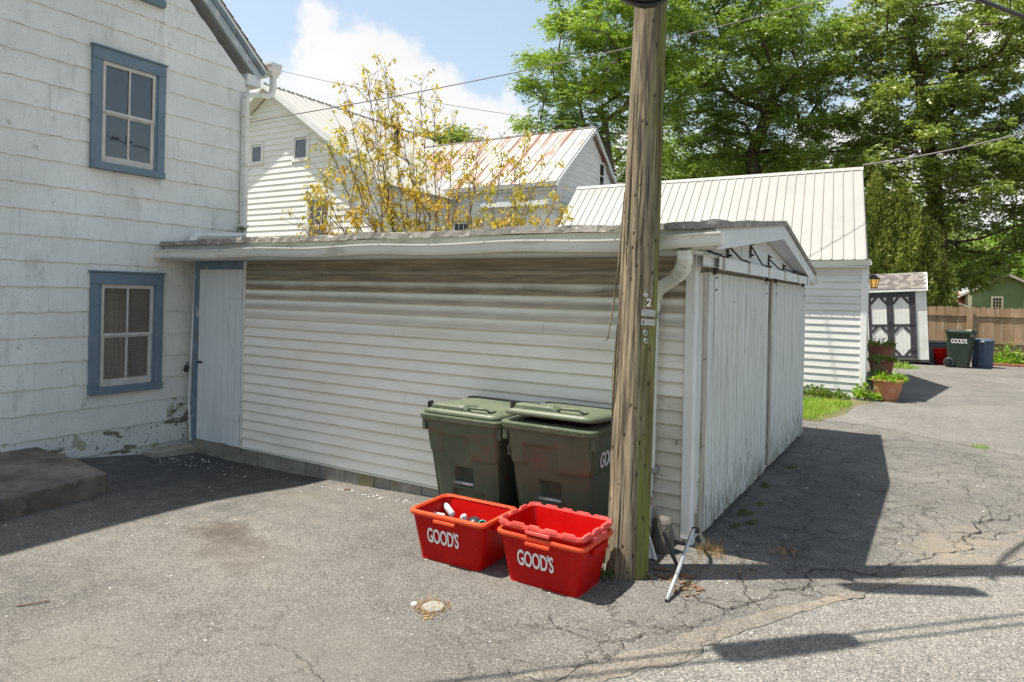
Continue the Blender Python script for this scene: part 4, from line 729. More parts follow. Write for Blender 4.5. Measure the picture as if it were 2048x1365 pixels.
# ------------------------------------------------------------------ wires
def P(px, py, w): v = Vector((0, 0, EYE))+(fw+Rv*(px-1024)/1365-Uv*(py-592)/1365)*w; return v
def wire(name, a, b, sag, r_, ma, label, cat, group=None):
    m_ = MB(); m_.tube([tuple(a.lerp(b, t/24)-Vector((0, 0, sag*4*(t/24)*(1-t/24)))-a) for t in range(25)], r_, 6)
    o = part(name, m_, ma, smooth=True, loc=a); return tag(o, label, cat, group)
wire('service_wire', P(440, 254, 13.5), P(1900, -72, 17), .28, .012, wire_m, 'thin overhead wire crossing the sky behind the pole', 'wire')
wire('ridge_wire', Vector((-1.5, 19.4, 5.62)), P(2320, 185, 15), .18, .020, wire_m, 'grey service cable rising from the corner of the metal roof to the right', 'wire')
pa, pb, pc = Vector((-1.80, 5.30, 6.2)), P(1955, -2, 8.5), P(2600, 190, 14); m_ = MB(); cx2 = pb*2-(pa+pc)*.5
m_.tube([tuple(pa*(1-q)**2+cx2*2*q*(1-q)+pc*q*q-pa) for q in [k/24 for k in range(25)]], .026, 8); tag(part('telephone_cable', m_, cable_m, smooth=True, loc=pa), 'thick black overhead cable in the top right corner', 'cable')
wire('far_wire', Vector((-26, 20, 12.2)), Vector((-8, 36, 10.5)), .6, .012, wire_m, 'faint wire in the sky above the farmhouse roof', 'wire')

# ------------------------------------------------------------------ rubbish carts
def rrect(w, d, r_, n=5, mid=1):
    pts = []
    for cx_, cy_, a0 in ((w/2-r_, d/2-r_, 0), (-w/2+r_, d/2-r_, 90), (-w/2+r_, -d/2+r_, 180), (w/2-r_, -d/2+r_, 270)):
        for k in range(n+1): a = rad(a0+90*k/n); pts.append((cx_+r_*math.cos(a), cy_+r_*math.sin(a)))
    out = []
    for i, p in enumerate(pts):
        q = pts[(i+1) % len(pts)]; L2 = math.hypot(q[0]-p[0], q[1]-p[1]); m2 = (40 if L2 > .2 else 1) if mid else 1
        for k in range(m2): out.append((p[0]+(q[0]-p[0])*k/m2, p[1]+(q[1]-p[1])*k/m2))
    return out
def cart(label, group, W_=.80, D_=.86, H_=1.04, tilt=0, loc=(0, 0, 0), rot=(0, 0, 0), bag=False, fine=True):
    t = thing('rubbish_cart', label, 'rubbish cart', loc, rot, group); m_ = MB(); R_ = []; nz = 60 if fine else 14
    for i in range(nz+1):
        q = i/nz; z_ = .03+(H_-.03)*q; w = W_*(.76+.18*q); d = D_*(.68+.27*q); yo = .06*(1-q); ring = []
        for (x, y) in rrect(w, d, .07):
            u = x/(w/2); yy = y
            if fine and y < -d/2+.045:
                k = 1-sm(-d/2+.012, -d/2+.045, y); dep = 0
                ch = sm(-.60, -.56, u)*sm(.22, .18, u)*sm(.835, .81, q)                       # channel
                sh = max(sm(.665, .645, q) if u < -.2 else sm(.64, .60, q), ch); dep = .042*sh
                if -.32 < u < .22: dep += .085*sm(.535, .52, q)*sm(.355, .37, q)*sm(-.32, -.29, u)*sm(.22, .19, u)
                dep += .06*sm(.335, .315, q)*sm(-.46, -.42, u)*sm(.54, .50, u)
                yy += dep*k
            elif fine and abs(x) > w/2-.05 and q < .66: x = x*(1-.045*sm(.66, .62, q))
            ring.append((x, yy+yo, z_))
        R_.append(ring)
    m_.rings(R_); part('body', m_, green_m if fine else deepgreen_m, t, smooth=fine)
    m_ = MB(); m_.rings([[(x, y, z_) for x, y in rrect(W_*a, D_*a, .085, mid=0)] for a, z_ in ((.955, H_-.055), (1.0, H_-.055), (1.02, H_-.045), (1.03, H_-.01), (1.02, H_+.0), (.955, H_+.002), (.93, H_-.04))], cap=False); part('rim', m_, lid_m if fine else deepgreen_m, t)
    for sx in (-1, 1): part('rim_lug', MB().box(sx*W_*.47-.022, sx*W_*.47+.022, -D_*.44, -D_*.34, H_-.16, H_-.055), green_m, t, bevel=.006)
    # lid hinged at the back
    lid = thing('lid', None, None, (0, D_*.46, H_+.012), (rad(-tilt), 0, 0)); lid.parent = t
    def lp(x, y, z_): return (x, y-D_*.46, z_)
    m_ = MB(); R_ = []
    for a, z_ in ((1.0, -.012), (1.012, .0), (1.0, .022), (.93, .040), (.72, .052), (.45, .060), (.2, .064), (.02, .065)): R_.append([lp(x, y-.01, z_) for x, y in rrect(W_*.97*a, D_*.95*a, .10*a, mid=0)])
    m_.rings(R_); lid_o = part('lid', m_, lid_m if fine else deepgreen_m, t, smooth=False, loc=lid.location, rot=lid.rotation_euler); bpy.data.objects.remove(lid)
    for p in lid_o.data.polygons: p.use_smooth = True
    m_ = MB(); R_ = []                                                                         # raised front ridge
    for x, s in ((-.33, .3), (-.30, .9), (-.27, 1), (.04, 1), (.07, .7), (.09, .15)): R_.append([lp(x, -D_*.46, .018), lp(x, -D_*.455, .018+.055*s), lp(x, -D_*.40, .018+.07*s), lp(x, -D_*.22, .03+.045*s), lp(x, -D_*.10, .030)])
    m_.rings(R_); part('lid_ridge', m_, lid_m, lid_o, bevel=.008)
    m_ = MB(); m_.tube([lp(.09, -D_*.43, .045), lp(.11, -D_*.45, .075), lp(.28, -D_*.45, .078), lp(.31, -D_*.42, .05), lp(.31, -D_*.33, .05)], .012, 8); part('lid_handle', m_, lid_m, lid_o, smooth=True)
    m_ = MB().box(-.355, -.335, -D_*.46-D_*.46+.0, -D_*.46-D_*.38, .03, .095); part('lid_tab', m_, black_m, lid_o, bevel=.006)
    m_ = MB().box(-W_*.46, W_*.46, -D_*.10, D_*.02, .030, .052); part('lid_hinge_strip', m_, black_m, lid_o, bevel=.008)
    m_ = MB(); m_.tube([(-W_*.46, D_*.50, H_+.015), (W_*.46, D_*.50, H_+.015)], .02, 8)
    for x in (-W_*.44, -.1, .1, W_*.44): m_.bar((x, D_*.40, H_-.04), (x, D_*.50, H_+.015), .03, .03)
    part('handle', m_, black_m, t)
    m_ = MB(); m_.tube([(-.115*W_/.8, -D_*.5+.165, .425), (.08*W_/.8, -D_*.5+.165, .425)], .014, 8); part('lift_bar', m_, steel_m, t, smooth=True)
    for sx in (-1, 1):
        wx = sx*(W_*.43); wo_ = thing('wheel', None, None); wo_.parent = t
        m_ = MB(); m_.rings([[(wx+dx, D_*.36+r_*math.cos(k*.2618), .17+r_*math.sin(k*.2618)) for k in range(24)] for r_, dx in ((.11, -.03*sx), (.16, -.03*sx), (.17, -.015*sx), (.17, .015*sx), (.16, .03*sx), (.11, .03*sx))], cap=False)
        bpy.data.objects.remove(wo_); wh = part('wheel', m_, black_m, t, smooth=True)
        m_ = MB()
        for k in range(6): a = k*1.047; m_.bar((wx+.015*sx, D_*.36, .17), (wx+.015*sx, D_*.36+.115*math.cos(a), .17+.115*math.sin(a)), .022, .022)
        m_.tube([(wx-.02*sx, D_*.36, .17), (wx+.035*sx, D_*.36, .17)], .035, 12); part('wheel_hub', m_, dark_steel, wh)
    for sx in (-1, 1):
        me = text_mesh("GOOD'S", .135 if fine else .16, .42 if fine else .46, .002); me.materials.append(letter_m); q = .74; w = W_*(.76+.18*q)
        link('lettering', me, t, (sx*(w/2+.006), .03, .03+(H_-.03)*q), (rad(90-sx*0), 0, rad(90*sx))).rotation_euler = (rad(94.0), 0, rad(90*sx))
    if bag:
        m_ = MB(); rg = random.Random(4); n = 26; V = []
        for j in range(n):
            for i in range(n):
                x = (i/(n-1)-.5)*W_*.90; y = (j/(n-1)-.5)*D_*.88; e = max(abs(i/(n-1)-.5), abs(j/(n-1)-.5))*2; V.append((x, y, H_-.05+(.075*(1-e**4)+rg.uniform(-.012, .012)+.02*mnoise.noise(Vector((x*9, y*9, 0))))))
        m_.v = V; m_.f = [(j*n+i, j*n+i+1, (j+1)*n+i+1, (j+1)*n+i) for j in range(n-1) for i in range(n-1)]
        o = part('bin_bag', m_, bag_m); o.location = loc; tag(o, 'black bin bag bulging under the raised lid of the right green cart', 'bin bag')
    return t
CG = 'green rubbish carts'
cart('green rubbish cart with closed lid behind the left red bin', CG, .86, .84, 1.045, 0, (-3.52, 5.30, gh(-3.5, 5.3)+.0))
cart('green rubbish cart with lid propped ajar beside the pole', CG, .86, .84, 1.06, 4.5, (-2.62, 5.26, -.005), bag=True)
cart('dark green rubbish cart standing by the white shed', CG, .72, .86, 1.22, 0, (.98, 27.9, 0), (0, 0, rad(82)), fine=False)
# ------------------------------------------------------------------ red recycling bins
def bin_(label, loc, rot, lips, W_=.69, D_=.50, H_=.385, text=True, z0_=0):
    t = thing('recycling_bin', label, 'recycling bin', loc, (0, 0, rot), 'red recycling bins'); m_ = MB(); th = .012; R_ = []
    prof = [(-.115, .0), (-.118, .006), (-.01, H_-.05), (.0, H_-.02)]
    for o_, z_ in prof: R_.append([(x, y, z_) for x, y in rrect(W_+o_, D_+o_*.95, .055, mid=0)])
    for o_, z_ in ((.0-th*2, H_-.02), (-.01-th*2, H_-.05), (-.10-th*2, .02)): R_.append([(x, y, z_) for x, y in rrect(W_+o_, D_+o_*.95, .05, mid=0)])
    m_.rings(R_); part('tub', m_, red_m, t, smooth=False)
    m_ = MB(); q = lips
    if q == 'orange':
        m_.rings([[(x, y, z_) for x, y in rrect(W_+o_, D_+o_, .06, mid=0)] for o_, z_ in ((.0, H_-.035), (.030, H_-.030), (.038, H_-.012), (.030, H_), (-.012, H_+.003), (-.03, H_-.012))], cap=False); part('lip', m_, orangelip_m, t)
    else:
        base_ = rrect(W_, D_, .06); R_ = []
        for o_, z_ in ((.0, H_-.045), (.030, H_-.042), (.036, H_-.02), (.030, H_), (-.004, H_+.002), (-.022, H_-.02)):
            ring = []
            for (x, y) in base_:
                s_ = x if abs(abs(y)-D_/2) < .02 else y; notch = .014*(1 if math.sin(s_*46) > .55 else 0) if z_ > H_-.03 else 0
                ring.append((x*(W_+o_)/W_, y*(D_+o_)/D_, z_-notch))
            R_.append(ring)
        m_.rings(R_, cap=False); part('lip', m_, redlip_m, t)
    for sx in (-1, 1):
        m_ = MB(); m_.box(sx*(W_/2+.012)-.018, sx*(W_/2+.012)+.018, -.11, .11, H_-.085, H_-.04); part('grip', m_, red_m if q == 'orange' else redlip_m, t, bevel=.006)
    part('front_grip', MB().box(-.10, .10, -D_/2-.030, -D_/2-.002, H_-.062, H_-.038), orangelip_m if q == 'orange' else redlip_m, t, bevel=.005)
    if text:
        m2 = text_mesh("GOOD'S", .125, .30, .0015); m2.materials.append(letter_m); zc = H_*.54; off = (.118-.005)*(1-zc/H_)/2*.95; ang = math.atan2(.055, H_)
        link('lettering', m2, t, (-.035, -D_/2+off-.006, zc), (rad(90)+ang, 0, 0))
    return t
bin_('red recycling bin holding plastic bottles, left of the stacked bins', (-3.155, 4.50, 0), rad(1), 'orange')
bin_('lower red recycling bin of the stacked pair beside the pole', (-2.335, 4.52, 0), rad(-1), 'orange', W_=.70, D_=.50, H_=.375)
bin_('faded pinkish red bin nested in the top of the stack by the pole', (-2.335, 4.52, .095), rad(-1.6), 'notched', W_=.69, D_=.49, H_=.36, text=False)
def bottle(loc, rot, ma, lab, s=.8):
    t = thing('plastic_bottle', lab, 'bottle', loc, rot, 'rubbish in the red bin'); m_ = MB(); m_.lathe([(.002, 0), (.033*s, .004), (.036*s, .02), (.034*s, .06*s), (.036*s, .10*s), (.035*s, .15*s), (.025*s, .18*s), (.013*s, .20*s), (.013*s, .215*s)], n=16); part('bottle_body', m_, ma, t, smooth=True)
    m_ = MB(); m_.lathe([(.015*s, .212*s), (.016*s, .215*s), (.016*s, .235*s), (.001, .236*s)], n=12); part('cap', m_, white_m, t, smooth=True); return t
bottle((-3.40, 4.58, .245), (rad(80), 0, rad(-60)), clear_m, 'clear crushed bottle at the left end of the red bin'); bottle((-3.36, 4.64, .25), (rad(65), 0, rad(-110)), clear_m, 'clear bottle tilted up behind the crushed one in the red bin')
bottle((-3.22, 4.58, .245), (rad(60), 0, rad(40)), clear_m, 'clear bottle in the middle of the red bin', .9); bottle((-3.14, 4.54, .23), (rad(85), 0, rad(100)), clear_m, 'clear bottle near the right end of the red bin', .9)
m_ = MB(); m_.lathe([(.001, 0), (.045, .0), (.05, .03), (.045, .045), (.001, .05)], n=16); tag(part('black_food_tub', m_, black_m, loc=(-3.09, 4.56, .25), rot=(.4, .2, 0), smooth=True), 'round black food tub in the red bin of bottles', 'tub')
m_ = MB(); m_.lathe([(.001, 0), (.032, .0), (.036, .07), (.03, .07), (.028, .01)], n=16); tag(part('teal_cup', m_, teal_m, loc=(-3.02, 4.58, .255), rot=(1.2, .3, .4), smooth=True), 'small teal cup in the red bin of bottles', 'cup')
m_ = MB(); rl = random.Random(9)
for _ in range(60):
    x, y = rl.uniform(-3.40, -2.92), rl.uniform(4.34, 4.62); z_ = rl.uniform(.16, .235); s_ = rl.uniform(.02, .05); b = len(m_.v)
    for k in range(4): m_.v.append((x+s_*math.cos(k*1.57+_), y+s_*math.sin(k*1.57+_), z_+rl.uniform(-.02, .02)))
    m_.f.append((b, b+1, b+2, b+3))
tag(part('bin_litter', m_, clear_m), 'crumpled clear plastic wrappers at the bottom of the left red bin', 'litter', kind='stuff')
# ------------------------------------------------------------------ metal frame pieces
fr = thing('bent_metal_tube', 'bent silver tube frame standing on the asphalt beside the garage corner', 'metal tube', (-1.51, 4.62, 0))
m_ = MB(); m_.tube([(0, 0, .012), (-.012, .25, .10), (-.03, .52, .195), (-.042, .70, .262), (-.042, .76, .278), (-.036, .80, .270)], .0155, 10); part('long_tube', m_, steel_m, fr, smooth=True)
m_ = MB(); m_.tube([(-.036, .78, .272), (-.03, .84, .262), (-.02, .96, .15), (-.045, 1.12, .0)], .0155, 10); part('short_tube', m_, steel_m, fr, smooth=True)
m_ = MB(); m_.tube([(-.060, .79, .270), (-.008, .79, .274)], .024, 12); part('pivot', m_, dark_steel, fr, smooth=True)
m_ = MB(); m_.tube([(0, -.004, .0125), (-.001, .002, .0133)], .0125, 10); m_.tube([(-.008, .245, .119), (-.0085, .247, .1215)], .005, 8); part('dark_opening', m_, dark_steel, fr)
bar_ = thing('dark_metal_strut', 'dark folded metal strut leaning against the back of the pole', 'metal strut', (-1.56, 5.12, 0))
m_ = MB(); m_.bar((0, 0, .0), (-.42, .36, .50), .024, .010); m_.bar((-.010, .022, .0), (-.43, .38, .50), .010, .022); m_.tube([(-.445, .37, .50), (-.405, .37, .51)], .018, 8); part('strut_body', m_, dark_steel, bar_)
m_ = MB().box(-.01, .09, -.04, .03, .002, .014); part('foot', m_, litter_m, bar_, bevel=.005, rot=(0, 0, .5))
# round lid with dry grass on the asphalt
m_ = MB(); m_.lathe([(.078, 0), (.078, .008), (.066, .015), (.052, .016), (.048, .012), (.001, .013)], n=28); tag(part('round_cap', m_, block_m, loc=(-2.79, 3.655, 0), smooth=True), 'round metal vent cap set in the asphalt among dry grass', 'cap')
def blades(mb, n, fn, h0, h1, w, seed, lean=.6):
    r = random.Random(seed)
    for _ in range(n):
        x, y = fn(r); h = r.uniform(h0, h1); a = r.uniform(0, 6.28); l = r.uniform(0, lean)*h; z = gh(x, y); b = len(mb.v); c, s = math.cos(a), math.sin(a)
        mb.v += [(x-w*s, y+w*c, z), (x+w*s, y-w*c, z), (x+l*c*.5+w*.7*s, y+l*s*.5-w*.7*c, z+h*.6), (x+l*c*.5-w*.7*s, y+l*s*.5+w*.7*c, z+h*.6), (x+l*c, y+l*s, z+h)]; mb.f += [(b, b+1, b+2, b+3), (b+3, b+2, b+4)]
def disk(cx, cy, r_): 
    def f(r): a = r.uniform(0, 6.28); q = r_*math.sqrt(r.random()); return cx+q*math.cos(a), cy+q*math.sin(a)
    return f
m_ = MB(); blades(m_, 300, disk(-2.80, 3.65, .12), .008, .03, .0025, 1, 2.5); flakes(m_, 10, disk(-2.76, 3.55, .06), .01, .02, 4)
tag(part('dry_grass_clippings', m_, straw_m), 'ring of dry grass clippings around the round cap', None, kind='stuff')
m_ = MB(); blades(m_, 130, disk(-1.50, 5.72, .13), .03, .14, .0025, 2, 1.0); blades(m_, 60, disk(-1.38, 5.45, .28), .01, .04, .003, 3, 2); blades(m_, 60, disk(-1.0, 6.1, .10), .01, .05, .003, 5, 2); blades(m_, 80, disk(-1.50, 4.95, .1), .01, .03, .004, 6, 2)
tag(part('dry_weeds', m_, straw_m), 'dry brown weeds in the cracks by the garage corner', None, kind='stuff')
m_ = MB(); flakes(m_, 26, disk(-1.70, 5.05, .12), .012, .03, 5, .01, .3); flakes(m_, 14, disk(-1.45, 4.9, .12), .012, .03, 6, .01, .3); flakes(m_, 3, lambda r: (r.uniform(-5.55, -5.45), 5.55), .02, .04, 6, .01, .3)
tag(part('dead_leaves', m_, litter_m), 'curled brown leaves on the asphalt near the pole', None, kind='stuff')
m_ = MB(); m_.tube([(-5.03, 2.14, .006), (-4.97, 2.22, .012), (-4.945, 2.29, .008)], .005, 5); tag(part('fallen_twig', m_, twig_m), 'small fallen twig on the asphalt near the left edge', 'twig')
m_ = MB(); m_.lathe([(.022, 0), (.02, .008), (.001, .010)], n=12); tag(part('white_bottle_cap', m_, chip_m, loc=(-2.93, 3.62, 0)), 'white bottle cap lying left of the round vent cap', 'bottle cap')
m_ = MB(); rm = random.Random(2)
for (cx_, cy_, r_) in ((-1.52, 7.0, .10), (-1.40, 6.75, .07), (-1.55, 8.2, .08), (-1.45, 7.4, .05), (-1.5, 6.55, .06), (-1.45, 9.3, .07)):
    b = len(m_.v); m_.v.append((cx_, cy_, .02))
    for k in range(14): a = k/14*6.283; q = r_*rm.uniform(.6, 1.3); m_.v.append((cx_+q*math.cos(a)*.7, cy_+q*math.sin(a)*1.5, .003))
    m_.f += [(b, b+1+k, b+1+(k+1) % 14) for k in range(14)]
tag(part('moss_patches', m_, moss_m), 'dark moss clumps along the foot of the sliding doors', None, kind='stuff')

# ------------------------------------------------------------------ right-hand building with the metal roof
rbd = thing('metal_roof_garage', 'grey white clapboard garage with long ribbed pale metal roof', 'garage', (-1.15, 16.9, 0))
BX, BY = -1.15, 16.9
m_ = MB(); m_.prism([(-.03, .03, -.3), (-.03, .03, 2.85), (-.40, 3.1, 5.35), (-.8, 6.4, 2.85), (-.8, 6.4, -.3)], (-8.2, 0, 0)); rw = part('wall', m_, right_m, rbd)
dz = 2.88/18
for k in range(18): board(rw, 'clapboard', -8.2, -.125, .02+k*dz, .02+(k+1)*dz+.01, 0, right_m, .024, wob=.002, seed=k+50)
part('corner_board', MB().box(-.125, .0, -.035, .03, 0, 2.9), white_m, rbd, bevel=.005)
part('corner_board', MB().box(-.05, .012, .031, .15, 0, 2.9), white_m, rbd)
part('frieze_board', MB().box(-8.3, .02, -.03, .0, 2.79, 2.93), right_m, rbd)
R_ = []; m_ = MB()
for i in range(13): x = -8.35+8.42*i/12; R_.append([(x, -.20+py, 2.93+pz+.01*math.sin(i*1.7)) for py, pz in ((.17, 0), (.02, 0), (0, .05), (-.02, .13), (.0, .13), (.03, .02), (.16, .02), (.17, .1))])
m_.rings(R_); part('gutter', m_, gutter_m, rbd)
part('soffit', MB().box(-8.3, .02, -.19, -.031, 2.90, 2.925), right_m, rbd)
npan = 36; ridge = Vector((0, 3.0, 5.62)); eave = Vector((0, -.24, 3.06)); mr = part('roof', MB().prism([(.0, -.18, 3.02), (-.38, 2.98, 5.57), (-.38, 6.4, 2.9), (-.38, 6.3, 2.8), (-.38, 2.98, 5.45), (0, -.1, 3.0)], (-8.25, 0, 0)), metal_m, rbd)
ul = (ridge-eave).normalized(); un = Vector((0, -ul.z, ul.y)); un = un if un.z > 0 else -un
for k in range(npan):
    w = 8.22/npan; xa = -.002-w*(k+1); xb = -.002-w*k; sk = lambda x, t_: x-.37*t_
    m_ = MB(); R_ = []
    for t_ in (0, 1):
        p = eave.lerp(ridge, t_); R_.append([(sk(x, t_), p.y+un.y*h_, p.z+un.z*h_) for x, h_ in ((xa, .0), (xa, .004), (xb-.045, .006), (xb-.034, .026), (xb-.014, .026), (xb-.004, .006), (xb, .0))])
    m_.rings(R_); part('roof_panel', m_, metal_m, mr)
m_ = MB(); m_.prism([(-.36, ridge.y-.10, ridge.z-.045), (-.36, ridge.y, ridge.z+.05), (-.36, ridge.y+.10, ridge.z-.045)], (-8.25, 0, 0)); part('ridge_cap', m_, metal_m, rbd)
lamp = thing('wall_lantern', 'lit amber wall lantern at the corner of the metal-roofed garage', 'lamp', (-1.17, 17.25, 2.60))
m_ = MB(); m_.bar((-.02, 0, .14), (.16, 0, .14), .03, .03); m_.rings([[(.12+q*math.cos(k*1.047), q*math.sin(k*1.047), z_) for k in range(6)] for q, z_ in ((.03, .16), (.13, .06), (.12, .05), (.02, .12))]); part('lantern_cap', m_, dark_steel, lamp)
m_ = MB(); m_.rings([[(.12+q*math.cos(k*1.047), q*math.sin(k*1.047), z_) for k in range(6)] for q, z_ in ((.10, .05), (.06, -.13))]); part('lantern_glass', m_, amber_m, lamp)
m_ = MB()
for k in range(6): m_.bar((.12+.104*math.cos(k*1.047), .104*math.sin(k*1.047), .05), (.12+.064*math.cos(k*1.047), .064*math.sin(k*1.047), -.14), .012, .012)
m_.rings([[(.12+.065*math.cos(k*1.047), .065*math.sin(k*1.047), z_) for k in range(6)] for z_ in (-.13, -.15)]); part('lantern_frame', m_, dark_steel, lamp)

# ------------------------------------------------------------------ farmhouse behind
fh = thing('farmhouse', 'white clapboard farmhouse with steep gable behind the golden tree', 'house', (-19.82, 16, 0))
fx, fy = -19.82, 16
m_ = MB(); m_.prism([(-5.6, 0, -.3), (-5.6, 0, 5.55), (0, 0, 9.05), (5.2, 0, 5.55), (5.2, 0, -.3)], (0, 9, 0)); fwl = part('wall', m_, farm_m, fh)
def clip_board(par, x0, x1, z0_, z1_, rise, peak, ma, y=0, wins=()):
    """board on a gable that faces -Y; rise(z) gives the half width limits"""
    a0, b0 = rise(z0_); a1, b1 = rise(z1_)
    spans = [(max(x0, a0), min(x1, b0))]
    for (wa, wb, wz0, wz1) in wins:
        if z0_ < wz1 and z1_ > wz0: spans = [q for (s_, e_) in spans for q in ((s_, min(e_, wa)), (max(s_, wb), e_)) if q[1]-q[0] > .03]
    for (s_, e_) in spans:
        if e_-s_ < .05: continue
        m_ = MB(); ts, te = max(s_, a1), min(e_, b1)
        if te <= ts: continue
        m_.v = [(s_, y-.026, z0_), (e_, y-.026, z0_), (te, y-.005, z1_), (ts, y-.005, z1_), (s_, y, z0_), (e_, y, z0_)]; m_.f = [(0, 1, 2, 3), (4, 5, 1, 0)]
        part('clapboard', m_, ma, par)
FW = [(-1.10, -.40, 7.22, 8.0), (1.10, 1.80, 6.62, 7.48), (1.9, 3.05, 3.4, 5.35)]
FW = [(-1.12, -.36, 6.55, 7.36), (1.12, 1.94, 6.50, 7.40), (1.88, 3.02, 3.3, 5.32)]
zz = 3.0; rise = lambda z_: (-5.6 if z_ < 5.55 else -5.6*(9.05-z_)/3.5, 5.2 if z_ < 5.55 else 5.2*(9.05-z_)/3.5)
while zz < 8.95: clip_board(fwl, -5.6, 5.2, zz, zz+.21, rise, 9.05, farm_m, wins=FW); zz += .20
def small_window(par, x0, x1, z0_, z1_, y=0, tall=False, turn=False, n=2):
    w = part('window_frame', MB().box(x0, x1, y-.04, y, z1_-.09, z1_).box(x0, x1, y-.05, y, z0_, z0_+.07).box(x0, x0+.10, y-.04, y, z0_+.07, z1_-.09).box(x1-.10, x1, y-.04, y, z0_+.07, z1_-.09), white_m, par)
    a, b = x0+.12, x1-.12; lo, hi = z0_+.08, z1_-.11
    part('pane', MB().box(a, b, y-.010, y-.006, lo, hi), glass_m, w); part('dark_room', MB().box(a-.02, b+.02, y-.0045, y-.002, lo-.01, hi+.02), dark_m, w)
    m_ = MB().box(a-.02, a+.03, y-.025, y-.011, lo, hi).box(b-.03, b+.02, y-.025, y-.011, lo, hi).box(a+.03, b-.03, y-.025, y-.011, lo, lo+.05).box(a+.03, b-.03, y-.025, y-.011, hi-.05, hi)
    if tall:
        m_.box(a+.03, b-.03, y-.025, y-.011, (lo+hi)/2-.03, (lo+hi)/2+.03)
        for k in (1, 2): q = a+(b-a)*k/3; m_.box(q-.012, q+.012, y-.022, y-.011, (lo+hi)/2+.03, hi-.05)
        m_.box(a+.03, b-.03, y-.0225, y-.0115, (lo+hi)*.25+hi*.5-.012, (lo+hi)*.25+hi*.5+.012)
    part('sash', m_, white_m, w); return w
for i, q in enumerate(FW): small_window(fwl, *q, tall=i == 2)
# roofs
def slope_panels(par, p0, p1, along, n, ma, thick=.03, name='roof_panel', skewa=0):
    p0 = Vector(p0); p1 = Vector(p1); al = Vector(along); w = al/n; up = (p1-p0).normalized(); nn_ = up.cross(al.normalized()); nn_ = nn_ if nn_.z > 0 else -nn_
    rp = part('roof', MB().prism([p0, p1, p1-nn_*.08, p0-nn_*.08], tuple(al)), ma, par)
    for k in range(n):
        m_ = MB(); a = w*k; b = w*(k+1); u_ = al.normalized()
        R_ = [[q+a+nn_*.003, q+a+nn_*.010, q+b-u_*.05+nn_*.010, q+b-u_*.035+nn_*.035, q+b-u_*.015+nn_*.035, q+b-u_*.002+nn_*.003] for q in (p0-up*.03, p1)]
        m_.rings(R_); part(name, m_, ma, rp)
slope_panels(fh, (5.65, -.40, 5.42), (0, -.40, 9.24), (0, 9.2, 0), 20, farmroof_m)
slope_panels(fh, (-6.05, -.40, 5.42), (0, -.40, 9.24), (0, 9.2, 0), 20, farmroof_m)
m_ = MB()
for sx, xe in ((1, 5.6), (-1, -6.0)): m_.prism([(0, -.42, 9.10), (xe, -.42, 5.30), (xe, -.42, 5.42), (0, -.42, 9.24)], (0, .03, 0))
part('rake_board', m_, trim_m, fh)
m_ = MB()
for sx, xe in ((1, 5.6), (-1, -6.0)): m_.prism([(0, -.39, 9.10), (xe, -.39, 5.28), (xe, -.39, 5.30), (0, -.39, 9.12)], (0, .38, 0))
part('rake_soffit', m_, farm_m, fh)
m_ = MB()
for k in range(46): m_.box(-.05, .05, -.38+k*.2, -.28+k*.2, 9.24, 9.30)
m_.box(-.04, .04, -.4, 8.8, 9.22, 9.26); part('ridge_cap', m_, farmroof_m, fh)
m_ = MB().box(3.0, 3.16, 3.0, 3.16, 6.6, 8.2); m_.lathe([(.16, 8.2), (.16, 8.26), (.02, 8.34)], (3.08, 3.08, 0), 10); part('vent_pipe', m_, dark_steel, fh)
# wing
m_ = MB(); wx0, wx1, wy0, wy1 = 3.0, 9.50, 3.50, 8.55; pk = 6.02
m_.prism([(wx1, wy0, -.3), (wx1, wy0, 5.85), (wx1, pk, 7.92), (wx1, wy1, 5.85), (wx1, wy1, -.3)], (wx0-wx1, 0, 0)); ww_ = part('wing_wall', m_, farm_m, fh)
zz = 3.0
while zz < 5.8:
    wn = [(5.35, 6.2, 2.6, 4.75), (7.3, 8.25, 2.6, 4.75)]
    clip_board(ww_, 5.2, wx1, zz, zz+.21, lambda z_: (5.2, wx1), 9, farm_m, y=wy0, wins=wn); zz += .20
for q in ((5.35, 6.2, 2.6, 4.75), (7.3, 8.25, 2.6, 4.75)): small_window(ww_, *q, y=wy0, tall=True)
# gable boards facing +X
zz = 3.4
while zz < 7.85:
    half = lambda z_: (wy0, wy1) if z_ < 5.85 else (wy0+(pk-wy0)*(z_-5.85)/2.07, wy1-(wy1-pk)*(z_-5.85)/2.07)
    (a0, b0), (a1, b1) = half(zz), half(zz+.21)
    spans = [(a0, b0, a1, b1)]
    if zz < 7.05 and zz+.2 > 6.05: spans = [(a0, 6.65, a1, 6.65), (7.32, b0, 7.32, b1)]
    for s_ in spans:
        if s_[1]-s_[0] > .05 and s_[3] > s_[2]:
            m_ = MB(); m_.v = [(wx1+.026, s_[0], zz), (wx1+.026, s_[1], zz), (wx1+.005, s_[3], zz+.21), (wx1+.005, s_[2], zz+.21), (wx1, s_[0], zz), (wx1, s_[1], zz)]; m_.f = [(0, 1, 2, 3), (4, 5, 1, 0)]; part('clapboard', m_, farm_m, ww_)
    zz += .20
w = part('window_frame', MB().box(wx1, wx1+.05, 6.65, 6.76, 6.05, 7.05).box(wx1, wx1+.05, 7.21, 7.32, 6.05, 7.05).box(wx1, wx1+.05, 6.76, 7.21, 6.05, 6.13).box(wx1, wx1+.05, 6.76, 7.21, 6.97, 7.05), white_m, ww_)
